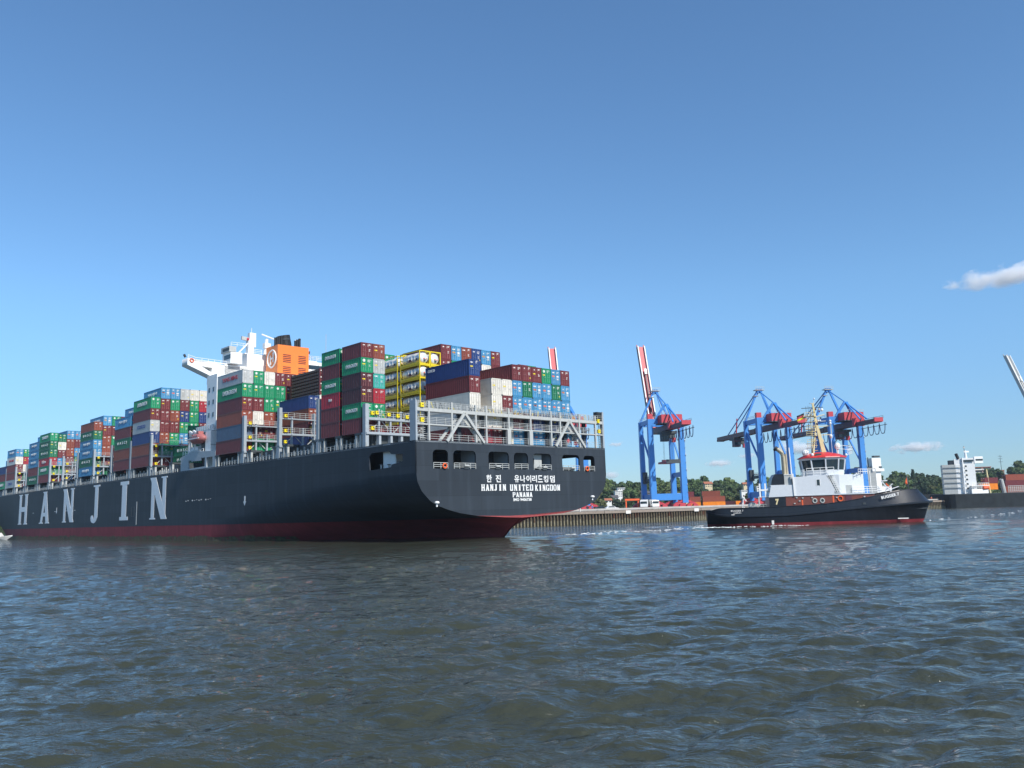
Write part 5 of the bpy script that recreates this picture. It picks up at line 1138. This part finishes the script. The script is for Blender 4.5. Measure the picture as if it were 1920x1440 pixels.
def lorry(loc, rz, label, cab, cargo):
    o = thing('lorry', label, 'lorry', loc, rz, 'lorries parked on the quay'); mb = MB()
    mb.box((0, -1.2, .9), (2.1, 1.2, 3.1), cab); mb.prism([(2.1, .9), (2.5, .9), (2.4, 1.9), (2.1, 2.9)], -1.2, 1.2, cab, 1); mb.build('cab', o)
    mb = MB(); mb.box((2.42, -1.05, 1.95), (2.46, 1.05, 2.7), 'glass'); mb.box((.9, -1.23, 1.9), (1.9, -1.2, 2.7), 'glass'); mb.build('window', o)
    mb = MB(); mb.box((-6.4, -1.22, 1.15), (-.3, 1.22, 3.3), cargo); mb.box((-6.6, -1.1, .75), (0, 1.1, 1.1), 'dgrey'); mb.build('cargo_box', o)
    for x in (1.2, -4.6, -5.8):
        for y in (-1.15, 1.15): mb = MB(); mb.tube([(x, y - .15, .5), (x, y + .15, .5)], .5, 'black', 12); mb.tube([(x, y - .17, .5), (x, y + .17, .5)], .25, 'lgrey', 10); mb.build('wheel', o)
    return o
lorry((43.2, 285, QZ), -1.75, 'white lorry parked right of the orange frame', 'white', 'white'); lorry((47.0, 289, QZ), -1.4, 'second white lorry, nearest the red crane bogies', 'white', 'lgrey')
def car(loc, rz, label, k):
    o = thing('parked_car', label, 'car', loc, rz, 'cars parked on the quay'); mb = MB()
    mb.prism([(-2.1, .35), (2.1, .35), (2.15, .8), (1.2, .95), (.5, 1.45), (-1.1, 1.5), (-1.9, 1.0), (-2.15, .8)], -.85, .85, k, 1); mb.build('body', o)
    mb = MB(); mb.prism([(.95, .98), (.42, 1.38), (-1.05, 1.42), (-1.6, 1.02)], -.87, .87, 'glass', 1); mb.build('window', o)
    for x in (-1.3, 1.35):
        for y in (-.8, .8): mb = MB(); mb.tube([(x, y - .12, .33), (x, y + .12, .33)], .33, 'black', 12); mb.build('wheel', o)
    return o
car((30.6, 270, QZ), .2, 'white car parked left of the orange frame', 'white'); car((27.6, 274, QZ), .1, 'dark car parked furthest left on quay', 'dgrey')
o = thing('portal_frame', 'small orange portal frame on the quay near white lorries', 'frame', (37, 284, QZ), .15)
for x in (0, 4.2):
    mb = MB(); mb.box((x - .2, -.2, 0), (x + .2, .2, 3.6), 'ring'); mb.build('post', o)
mb = MB(); mb.box((-.4, -.4, 3.1), (4.6, .4, 3.7), 'ring'); mb.build('crossbeam', o)
person('person in dark clothes standing at far left end of quay', (21.6, 256, QZ), 1.2, 1.8, 'clothd', 'clothd', 'ring'); person('person in blue jacket beside dark-clothed one at quay end', (23.2, 257, QZ), -2., 1.8, 'blue', 'clothd', 'white')
lt = thing('lamp_post', 'short white lamp post at left end of the quay', 'lamp post', (19.3, 254, QZ)); mb = MB(); mb.tube([(0, 0, 0), (0, 0, 2.2)], .12, 'white', 8); mb.build('pole', lt); mb = MB(); mb.sphere((0, 0, 2.3), .35, 'white', 8, (1.3, 1.3, .6)); mb.build('lamp_head', lt)
for i, x in enumerate((198, 201.5, 205.5)):
    person('person in orange vest on the quay beyond the tug bow, %s of three' % ('left', 'middle', 'right')[i], (x, 404 + i, QZ), -1.6, 1.8, 'ring', 'clothd', 'white', 0, 'people in vests on the quay')

# ============================================================ CARGO SHIPS FURTHER OFF
cs_ = thing('cargo_ship', 'black-hulled cargo ship with white tower moored at far right', 'cargo ship', (203, 396, 0), R_(17))
mb = MB(); mb.loft([[(0, .0, 6.3), (-.5, 4, 6.3)], [(0, .2, -1), (1, 4, -1)]], 'fhull')
R6 = [(1, 2.5), (3, 0), (120, 0), (120, 16), (3, 16), (1, 13.5)]
mb.prism([(x, y) for x, y in R6], -1, 6.3, 'fhull'); mb.prism([(x, y) for x, y in R6], 6.3, 6.5, 'dgrey'); mb.build('hull', cs_)
mb = MB(); mb.prism([(10.2, 5.5), (17.5, 1.2), (20.5, 6.0), (13.2, 10.3)], 6.4, 20.5, 'white'); mb.prism([(10.0, 5.8), (17.8, 1.0), (18.6, 2.2), (10.8, 7.0)], 20.5, 23.2, 'white')
mb.prism([(12, 5), (17.6, 1.2), (20.6, 6.2), (14.8, 9.8)], 20.5, 23.4, 'white'); mb.prism([(5.5, 8.8), (10.4, 5.4), (13.2, 10.2), (8.5, 13)], 6.4, 20.5, 'lgrey')  # left block coloured grey to give the white tower its shaded side
mb.prism([(17.4, 1.0), (21.6, .0), (22.4, 1.8), (19.5, 3.8)], 20.8, 24.0, 'white'); mb.prism([(13.5, .5), (23, 0.2), (23.6, 5), (19, 8)], 6.4, 8.6, 'white'); mb.prism([(13.5, .5), (24, .2), (24.6, 5), (19, 8)], 10.0, 10.3, 'white')
sup = mb.build('superstructure', cs_)
for zi in range(5):
    mb = MB(); z = 9.4 + zi * 2.4; mb.prism([(4.6, 8.9), (12.0, 3.7), (12.2, 4.0), (4.8, 9.2)], z, z + .18, 'lgrey'); mb.prism([(4.6, 8.9), (12.0, 3.7), (12.05, 3.75), (4.65, 8.95)], z + 1.0, z + 1.08, 'lgrey'); mb.build('balcony', sup)
mb = MB(); mb.prism([(12.3, 3.7), (16.8, .95), (16.9, 1.1), (12.4, 3.85)], 21.6, 22.5, 'glass'); mb.prism([(18.0, .75), (21.4, -.1), (21.5, .1), (18.1, .95)], 22.0, 22.8, 'glass'); mb.build('window', sup)
mb = MB()
for q in range(5): z = 9.5 + q * 2.3; mb.prism([(18.4, 2.55), (19.2, 3.85), (19.25, 3.8), (18.45, 2.5)], z, z + .9, 'glass')
for q in range(6): z = 8.6 + q * 2.1; mb.prism([(13.3 + .3 * (q % 2), 3.05), (14.0, 2.6), (14.0, 2.5), (13.3, 2.95)], z, z + .8, 'glass')
mb.build('window', sup)
mb = MB(); mb.prism([(15.2, 1.6), (19.4, 3.9), (19.5, 3.7), (15.6, 1.3)], 8.6, 8.9, 'lgrey'); mb.rail([(13.5, .4, 10.3), (23.6, .2, 10.3)], 1.1, 'white', 1.2, .08, 2, .1); mb.rail([(13.5, .4, 8.6), (23, .2, 8.6)], 1.1, 'white', 1.2, .08, 2, .1); mb.tube([(20, .2, 9.0), (23, .2, 9.2)], .8, 'ring', 10); mb.build('rail', sup)
mb = MB(); mb.tube([(12.2, 3.4, 6.5), (12.4, 3.4, 14), (12.8, 3.6, 23.6)], .38, 'white', 8); mb.tube([(15.5, 4, 23.2), (15.5, 4, 27.2)], .7, 'white', 8, .35); mb.box((14.6, 3.9, 26.2), (17.6, 4.1, 26.9), 'white'); mb.tube([(15, 4, 27), (15, 4, 29.2)], .12, 'dgrey', 5); mb.box((14.5, 3.9, 28.2), (15.5, 4.1, 28.9), 'lgrey')
mb.tube([(11.8, 5, 23.2), (10.8, 5, 25.6)], .7, 'black', 8); mb.prism([(8.4, 7.2), (11.8, 5), (13, 7), (9.6, 9.4)], 20.5, 22.6, 'hull'); mb.build('mast', cs_)
mb = MB(); mb.tube([(26.8, 3, 6.4), (26, 3, 17.8)], .5, 'mast', 8, .35); mb.tube([(35.5, 3, 6.4), (34.3, 3, 13)], 1.0, 'lgrey', 10, .9); mb.rail([(36, 1, 6.5), (46, 1, 6.5)], 3.2, 'lgrey', 1.2, .12, 4, .2); mb.tube([(46.5, 1.5, 6.4), (46.5, 1.5, 9), (47.6, 1.5, 9.8), (48.7, 1.5, 9), (48.7, 1.5, 6.4)], .4, 'white', 8); mb.build('deck_gear', cs_)
xr = Matrix.Rotation(R_(17), 3, 'Z')
def cs_at(x, y, z): return Vector((203, 396, 0)) + xr @ Vector((x, y, z))
container(0, 0, 0, 9.0, 2.9, 'O', 'orange container on deck of the moored cargo ship', 'containers on the moored cargo ship', None, 1, at=cs_at(22.5, 5, 8.2), rz=R_(17))
container(0, 0, 0, 8.0, 2.7, 'm', 'maroon container above the orange one on moored ship', 'containers on the moored cargo ship', None, 1, at=cs_at(24.0, 5, 11.2), rz=R_(17))
for i in range(3):
    container(0, 0, 0, 12.19, 2.9, 'o' if i != 1 else 'm', 'rust red container at far right of moored ship, %s one' % ('lower', 'middle', 'top')[i], 'containers on the moored cargo ship', None, 1, at=cs_at(40.0 + i * .6, 9, 6.6 + i * 2.95), rz=R_(17))
container(0, 0, 0, 12.19, 2.9, 'O', 'orange container on the top of far right stack', 'containers on the moored cargo ship', None, 1, at=cs_at(43, 12, 15.2), rz=R_(17)) if False else None
c2 = thing('cargo_ship', 'white ship superstructure rising behind the tug bow', 'cargo ship', (172.5, 424, 0), R_(12))
mb = MB(); mb.prism([(-20, 0), (60, 0), (66, 8), (60, 16), (-20, 16)], 3.2, 7, 'fhull'); mb.build('hull', c2)
mb = MB(); mb.prism([(2.4, 5.0), (10.6, 1.0), (12.5, 6), (4.5, 10)], 7, 21, 'lgrey'); mb.prism([(7.8, 2.2), (14.2, 2.0), (16.4, 7.0), (10.5, 10)], 7, 19.5, 'white'); mb.prism([(9.4, 1.6), (14.4, 1.4), (15.4, 5), (11, 8)], 20.3, 26, 'white')  # grey left block: shade of the turned-away face put into the colour
mb.prism([(1.8, 4.8), (14.4, 1.0), (15.8, 5.6), (4.2, 9.5)], 20.9, 21.7, 'dgrey'); mb.prism([(9, 1.2), (15.6, 1.0), (16.5, 5), (10.5, 6)], 19.2, 20.6, 'white'); mb.prism([(8, 2), (20, 2.6), (21, 8), (12, 10)], 7, 11.5, 'white')
s2 = mb.build('superstructure', c2)
mb = MB(); mb.tube([(7.6, 4, 21), (7.6, 4, 28)], .35, 'dgrey', 6); mb.tube([(8.8, 4, 21), (8.8, 4, 26.5)], .25, 'dgrey', 6); mb.box((3.8, 4, 26.2), (8, 4.2, 26.5), 'dgrey'); mb.box((11.2, 2.2, 26.3), (14.6, 4, 27.2), 'dgrey'); mb.tube([(1.6, 4.4, 7), (1.6, 4.4, 20)], .4, 'white', 6); mb.build('mast', c2)

# ============================================================ HILL, TREES, HOUSES
def hillz(x, y):
    a = min(1, max(0, (y - 500) / 190)); a = a * a * (3 - 2 * a)
    q = min(1, max(0, (x / y - .535) / .03)); r = 1 + .38 * q
    return QZ + 11.6 * a * r + 1.2 * math.sin(x * .03) * a
mb = MB(); nx, ny = 60, 14
for j in range(ny):
    for i in range(nx): x = -1200 + 2800 * i / (nx - 1); y = 478 + 340 * j / (ny - 1); mb.v.append((x, y, hillz(x, y) + (.02 if j else -.5)))
for j in range(ny - 1):
    for i in range(nx - 1): a = j * nx + i; mb.f.append((a, a + 1, a + nx + 1, a + nx)); mb.m.append(mb.mi('hill'))
struct('hillside', mb, True)
def crown_mesh(seed, leaf, Hc, Rc, kind):
    rg = np.random.RandomState(seed); V_ = []; F_ = []
    if kind == 'cone': blobs = [(0, 0, .1 + .8 * t, (1 - t) * .8 + .12) for t in np.linspace(0, 1, 9)]
    else:
        nb = rg.randint(13, 19); blobs = [(0, 0, .5, .5)]
        for _ in range(nb):
            a = rg.rand() * 2 * PI; rr = rg.rand() ** .6 * .75; z = rg.rand(); rr *= math.sqrt(max(.15, 1 - (2 * z - .85) ** 2 * .8)); blobs.append((rr * math.cos(a), rr * math.sin(a), .12 + .74 * z, .2 + .17 * rg.rand()))
    for bx, by, bz, br in blobs:
        n = int(75 * (br / .3) ** 1.7) + 20
        for _ in range(n):
            d = rg.normal(size=3); d /= np.linalg.norm(d); q = br * (.72 + .32 * rg.rand()); c = np.array([bx * Rc + d[0] * q * Rc, by * Rc + d[1] * q * Rc, bz * Hc + d[2] * q * Rc * .9])
            nr = d + rg.normal(size=3) * .55; nr /= np.linalg.norm(nr); t = np.cross(nr, rg.normal(size=3)); t /= np.linalg.norm(t); b = np.cross(nr, t); s_ = .42 + .5 * rg.rand(); m_ = len(V_)
            V_ += [tuple(c - t * s_ - b * s_ * .6), tuple(c + t * s_ * .7 - b * s_), tuple(c + t * s_ + b * s_ * .7), tuple(c - t * s_ * .6 + b * s_)]; F_.append((m_, m_ + 1, m_ + 2, m_ + 3))
    me = bpy.data.meshes.new('crown'); me.from_pydata(V_, [], F_); me.materials.append(M[leaf]); me.update(); return me
def trunk_mesh(seed, Ht, Hc, Rc):
    rg = random.Random(seed); mb = MB(); mb.tube([(0, 0, -1), (.1, .1, Ht * .5), (0, 0, Ht), (.2, -.1, Ht + Hc * .7)], [.42, .34, .3, .08], 'bark', 7)
    for _ in range(6):
        a = rg.random() * 2 * PI; z = Ht * rg.uniform(.8, 1.) + Hc * rg.uniform(0, .3); mb.tube([(0, 0, z), (math.cos(a) * Rc * .4, math.sin(a) * Rc * .4, z + Hc * .2), (math.cos(a) * Rc * .7, math.sin(a) * Rc * .7, z + Hc * .35)], [.18, .12, .05], 'bark', 5)
    return mb.mesh('trunk')
PROTO = []
for i, (lf, Hc, Rc, kd_) in enumerate([('leaf0', 10, 6.2, 'r'), ('leaf1', 9, 5.6, 'r'), ('leaf2', 11, 6.0, 'r'), ('leaf3', 9.5, 6.4, 'r'), ('leaf0', 12, 6.8, 'r'), ('leaf4', 14, 3.6, 'cone'), ('leaf2', 8.5, 5.4, 'r'), ('leaf1', 11, 6.5, 'r')]):
    PROTO.append((crown_mesh(11 + i, lf, Hc, Rc, kd_), trunk_mesh(i, 2.4, Hc, Rc)))
KN = ['mid green', 'light green', 'dark green', 'olive green', 'tall mid green', 'dark conical', 'low dark green', 'tall light green']
NT = 0
def tree(x, y, kind, sc, label=None, group='trees on the hillside', z=None):
    global NT; NT += 1
    lab = label or '%s tree %s' % (KN[kind], place(x, y))
    o = thing('tree' if kind != 5 else 'conifer_tree', lab, 'tree', (x, y, (hillz(x, y) if z is None else z)), random.random() * 6.28, group)
    cr, tr = PROTO[kind]; link('crown', cr, o); link('trunk', tr, o); o.scale = (sc * random.uniform(.92, 1.1), sc * random.uniform(.92, 1.1), sc * random.uniform(.9, 1.1)); return o
def place(x, y):
    r = x / y; ZN = [(.135, 'by the white terraces right of the ship'), (.165, 'left of the first clear crane'), (.205, 'behind the legs of the clear crane'), (.245, 'above the quay containers'), (.285, 'between quay containers and the tug'), (.34, 'behind the tug stern'), (.44, 'hidden by the tug deckhouse'), (.485, 'just right of the tug bow tower'), (.53, 'left of the moored white tower'), (.575, 'by the brick tower block'), (9, 'at far right of the hill')]
    for a, n in ZN:
        if r < a: break
    dep = 'front rank' if y < 540 else 'middle rank' if y < 610 else 'upper rank' if y < 660 else 'skyline rank'
    return '%s, %s' % (n, dep)
rt = random.Random(5)
for row, (y, step, kinds, sc) in enumerate([(492, 10, (3, 6, 1, 0), .72), (522, 10.5, (0, 2, 6, 3, 1), .9), (556, 9.5, (0, 1, 2, 4, 3), 1.05), (592, 9, (0, 7, 2, 4, 6), 1.12), (630, 8.5, (4, 0, 7, 2, 1), 1.08), (668, 8, (4, 7, 0, 2), 1.12)]):
    x = y * .098 + (row % 2) * 5
    while x < y * .62:
        r = x / y
        if .345 < r < .425 and row < 4: x += step; continue         # wholly behind the tug
        s_ = sc * rt.uniform(.8, 1.12) * (.86 if .43 < r < .54 else 1)
        if not (r > .53 and r < .575 and row > 4): tree(x + rt.uniform(-3, 3), y + rt.uniform(-10, 10), rt.choice(kinds), s_)
        x += step * rt.uniform(.8, 1.25)
tree(312, 662, 5, 1.05, 'single tall dark conifer standing above the skyline right of tug bow'); tree(188, 600, 5, .85)
for i, x in enumerate((-292, -284, -300, -277)): tree(x, 462 + i * 9, (3, 1, 0, 3)[i], .75, 'tree on the far bank beyond the ship bow, at left picture edge', 'trees at left picture edge', z=2.6)
mb = MB(); mb.prism([(-420, 455), (-262, 455), (-330, 640), (-600, 640)], -1, 3.0, 'hill'); struct('far_bank', mb)
def house(x, y, z, rz, wd, dp, ht, wall, roof, label, nw=3, nf=2, flat=False, group='houses on the hillside'):
    o = thing('house', label, 'house', (x, y, z), rz, group); mb = MB(); mb.box((-wd / 2, 0, -4), (wd / 2, dp, ht), wall); mb.build('wall', o)
    mb = MB()
    if flat: mb.box((-wd / 2 - .3, -.3, ht), (wd / 2 + .3, dp + .3, ht + .35), roof)
    else: mb.prism([(-.5, ht), (dp + .5, ht), (dp / 2, ht + dp * .38)], -wd / 2 - .5, wd / 2 + .5, roof, 0)
    mb.build('roof', o)
    for f in range(nf):
        for i in range(nw):
            cx = -wd / 2 + wd * (i + .5) / nw; z0 = ht * (f + .35) / nf; mb = MB(); mb.box((cx - wd / nw * .27, -.05, z0), (cx + wd / nw * .27, .02, z0 + ht / nf * .45), 'glass'); w_ = mb.build('window', o)
    return o
HS = [(1148, 924, 545, 8.5, 9, 7.4, 'facw', 'facw', 4, 4, 1, 'white stepped terrace house just right of the ship stern'), (1138, 934, 530, 10, 9, 4.5, 'facw', 'roofd', 4, 1, 0, 'low white house with dark roof near the ship stern'), (1153, 917, 575, 9, 8, 5.5, 'facw', 'facw', 4, 2, 1, 'white flat-roofed house behind the stepped terrace'),
      (1128, 938, 520, 7, 7, 3.5, 'facw', 'rooft', 2, 1, 0, 'small white house with tiled roof against the ship hull'), (1213, 931, 520, 11, 8, 4.8, 'facy', 'roofd', 3, 2, 0, 'cream house with dark roof between crane legs'), (1198, 925, 545, 9, 8, 4, 'facy', 'roofd', 2, 1, 0, 'cream house with large slate roof left of crane'),
      (1277, 927, 530, 7, 7, 8.5, 'facw', 'facw', 2, 3, 1, 'tall white building between the right crane legs'), (1259, 931, 520, 2.2, 3, 11, 'facw', 'facw', 1, 4, 1, 'slim white chimney-like tower beside the crane'), (1317, 908, 560, 9, 8, 4.5, 'facy', 'rooft', 3, 2, 0, 'cream villa with tiled roof above quay containers'),
      (1383, 919, 540, 7, 6, 2.6, 'facw', 'facw', 4, 1, 1, 'long low white house left of second crane'), (1388, 908, 575, 8, 7, 3.6, 'facy', 'rooft', 3, 1, 0, 'cream house with reddish roof high on the slope'), (1412, 914, 550, 7, 7, 6, 'facw', 'facw', 2, 2, 1, 'white villa between the legs of second crane'),
      (1283, 938, 500, 12, 8, 3.6, 'facy', 'rooft', 4, 1, 0, 'low building with orange tiled roof by the crane base')]
for px, py, y, wd, dp, ht, wl, rf, nw, nf, fl_, lb_ in HS:
    ax = (px - 960) / FPX; hor = 959.5 - .0297 * (px - 960); x = ax * y * 1.0 + .03 * (py - 720) / FPX * y * -1
    x = y * ((px - 960) + .0297 * (720 - py) * -1) / (FPX * math.cos(PITCH) + (py - 720) * -math.sin(PITCH) * -1); z = CAMH + (hor - py) / FPX * y * 1.0
    wd *= .55; dp *= .5; ht *= .5; house(x, y, z - ht * .5 - 1.2, .12, wd, dp, ht, wl, rf, lb_, nw, nf, bool(fl_))
# tower block with balconies
ap = thing('apartment_block', 'brick and concrete tower block with balcony bands on right skyline', 'apartment block', (383, 690, 10), R_(-6))
mb = MB(); mb.box((-7.5, 0, -6), (6, 10, 19), 'brick'); mb.box((9.5, 1, -6), (16.5, 9, 16), 'brick'); mb.box((6, 2, -6), (9.5, 9, 17.5), 'roofd'); mb.build('wall', ap)
for f in range(8):
    for x0, x1, lim in ((-7.2, -1, 19), (-.6, 5.6, 19), (10, 16.2, 16)):
        z = -1.4 + f * 2.6
        if z + 2 > lim: continue
        mb = MB(); mb.box((x0, -.9, z), (x1, 0, z + .9), 'facw'); b_ = mb.build('balcony', ap)
        mb = MB(); mb.box((x0 + .4, -.06, z + 1.0), (x1 - .4, 0.0, z + 2.0), 'glass'); mb.build('window', ap)
mb = MB(); mb.box((-7.8, -.3, 19), (6.3, 10.3, 19.5), 'rooft'); mb.box((9.3, .8, 16), (16.8, 9.3, 16.4), 'rooft'); mb.build('roof', ap)
py_ = thing('radio_mast', 'thin lattice mast standing on the wooded hill at right', 'mast', (392, 680, 20)); mb = MB(); mb.tube([(0, 0, 0), (0, 0, 18)], .25, 'dgrey', 5, .12); mb.build('pole', py_); mb = MB()
for z in (12.5, 15, 17): mb.box((-1.6, -.1, z), (1.6, .1, z + .25), 'dgrey')
mb.build('crossarm', py_)
# motor boat beyond the bow
bt = thing('motor_boat', 'small white motor boat at left edge beyond the big bow', 'motor boat', (-176, 288, 0), .1)
mb = MB(); mb.loft([[(-4, -1.3, .9), (-4, 0, -.3), (-4, 1.3, .9)], [(0, -1.5, 1.0), (0, 0, -.4), (0, 1.5, 1.0)], [(3, -1, 1.2), (3, 0, -.2), (3, 1, 1.2)], [(5, 0, 1.5), (5, 0, 1.2), (5, 0, 1.5)]], 'white'); mb.add([(-4, -1.3, .9), (0, -1.5, 1), (3, -1, 1.2), (5, 0, 1.5), (3, 1, 1.2), (0, 1.5, 1), (-4, 1.3, .9)], [tuple(range(7))], 'lgrey'); mb.build('hull', bt)
mb = MB(); mb.prism([(-2.5, .9), (2, 1), (1, 2.4), (-2.2, 2.5)], -1, 1, 'white', 1); mb.build('cabin', bt); mb = MB(); mb.prism([(-1.9, 1.5), (1.2, 1.5), (.8, 2.2), (-1.8, 2.2)], -1.03, 1.03, 'glass', 1); mb.build('window', bt)

foam('wake_foam', 'broken white foam trailing from the ship stern', [(9, 153), (16, 155), (26, 160), (33, 168), (40, 185), (60, 215)], [2.2, 3.4, 3.5, 4, 6, 9], 80, 3, .2)
foam('wake_foam', 'white foam at the tug stern waterline', [(37.6, 173.2), (42.5, 171.4), (50, 170.2), (58, 168.8)], [1.3, 1.2, .5, .3], 90, 4, .17)
foam('wake_foam', 'thin foam line ahead of the tug bow', [(84, 176.5), (100, 190), (130, 225), (175, 290)], [.5, 1.0, 1.5, 2.5], 26, 6, .2)

# ============================================================ HAZE
M['_haze'] = hm = bpy.data.materials.new('river_air'); hm.use_nodes = True; t = hm.node_tree; t.nodes.clear()
ou = nn(t, 'ShaderNodeOutputMaterial'); pv = nn(t, 'ShaderNodeVolumePrincipled'); pv.inputs['Density'].default_value = .0001; pv.inputs['Color'].default_value = (.72, .84, .98, 1); pv.inputs['Anisotropy'].default_value = .2
t.links.new(pv.outputs[0], ou.inputs['Volume'])
mb = MB(); mb.box((-900, -60, -7), (1250, 1000, 92), '_haze'); ho = mb.build('haze'); ho['kind'] = 'stuff'; ho['label'] = 'thin bluish summer haze over the river'
# ============================================================ CLOUDS
def cloud(d, dist, sx, sy, sz, dens, seed, label):
    d = Vector(d); p = Vector((0, 0, CAMH)) + d * dist
    m = bpy.data.materials.new('cloud_vapour'); m.use_nodes = True; t = m.node_tree; t.nodes.clear()
    ou = nn(t, 'ShaderNodeOutputMaterial'); vol = nn(t, 'ShaderNodeVolumePrincipled'); t.links.new(vol.outputs[0], ou.inputs['Volume']); vol.inputs['Color'].default_value = (1, 1, 1, 1); vol.inputs['Anisotropy'].default_value = 0
    tc = nn(t, 'ShaderNodeTexCoord'); ln = nn(t, 'ShaderNodeVectorMath', operation='LENGTH'); t.links.new(tc.outputs['Object'], ln.inputs[0])
    mp = nn(t, 'ShaderNodeMapping'); mp.inputs['Location'].default_value = (seed * 3.7, seed, 0); mp.inputs['Scale'].default_value = (1.0 * sx / sz * .5, .5 * sy / sz, .75); t.links.new(tc.outputs['Object'], mp.inputs[0])
    no = nn(t, 'ShaderNodeTexNoise'); no.inputs['Scale'].default_value = 1.5; no.inputs['Detail'].default_value = 5; no.inputs['Roughness'].default_value = .6; t.links.new(mp.outputs[0], no.inputs['Vector'])
    a = nn(t, 'ShaderNodeMath', operation='MULTIPLY_ADD'); a.inputs[1].default_value = -1.; a.inputs[2].default_value = .3; t.links.new(ln.outputs['Value'], a.inputs[0])
    b = nn(t, 'ShaderNodeMath', operation='MULTIPLY_ADD'); b.inputs[1].default_value = 2.2; t.links.new(no.outputs['Fac'], b.inputs[0]); t.links.new(a.outputs[0], b.inputs[2])
    c = nn(t, 'ShaderNodeMapRange'); c.inputs[1].default_value = .6; c.inputs[2].default_value = 1.25; c.inputs[3].default_value = 0; c.inputs[4].default_value = dens * 3; t.links.new(b.outputs[0], c.inputs[0]); t.links.new(c.outputs[0], vol.inputs['Density'])
    M['_cl'] = m; mb = MB(); mb.sphere((0, 0, 0), 1, '_cl', 24); o = mb.build('cloud'); o.location = p; o.scale = (sx, sy, sz); o.rotation_euler = (0, R_(-1.7), math.atan2(-d.x, d.y))
    tag(o, label, 'cloud', 'small fair weather clouds'); return o
cloud((.600, .972, .262), 3600, 310, 120, 52, .010, 1, 'long ragged white cloud high at right picture edge')
cloud((.481, 1.003, .062), 6000, 210, 90, 48, .013, 2, 'small puffy cloud above the moored white tower')
cloud((.245, 1.004, .05), 6000, 110, 70, 34, .013, 3, 'small round cloud between the clear crane and tug')
cloud((.335, 1.003, .066), 6000, 190, 80, 60, .013, 4, 'pale cloud behind the tug wheelhouse')
cloud((.122, 1.003, .076), 6000, 70, 50, 22, .012, 5, 'faint cloud right of the ship, upper one')
cloud((.115, 1.004, .040), 6000, 70, 50, 40, .012, 6, 'faint cloud right of the ship, lower one')
cloud((.278, 1.003, .058), 6000, 80, 50, 22, .012, 7, 'faint cloud between legs of second crane')
print('trees', NT, 'objects', len(bpy.data.objects))
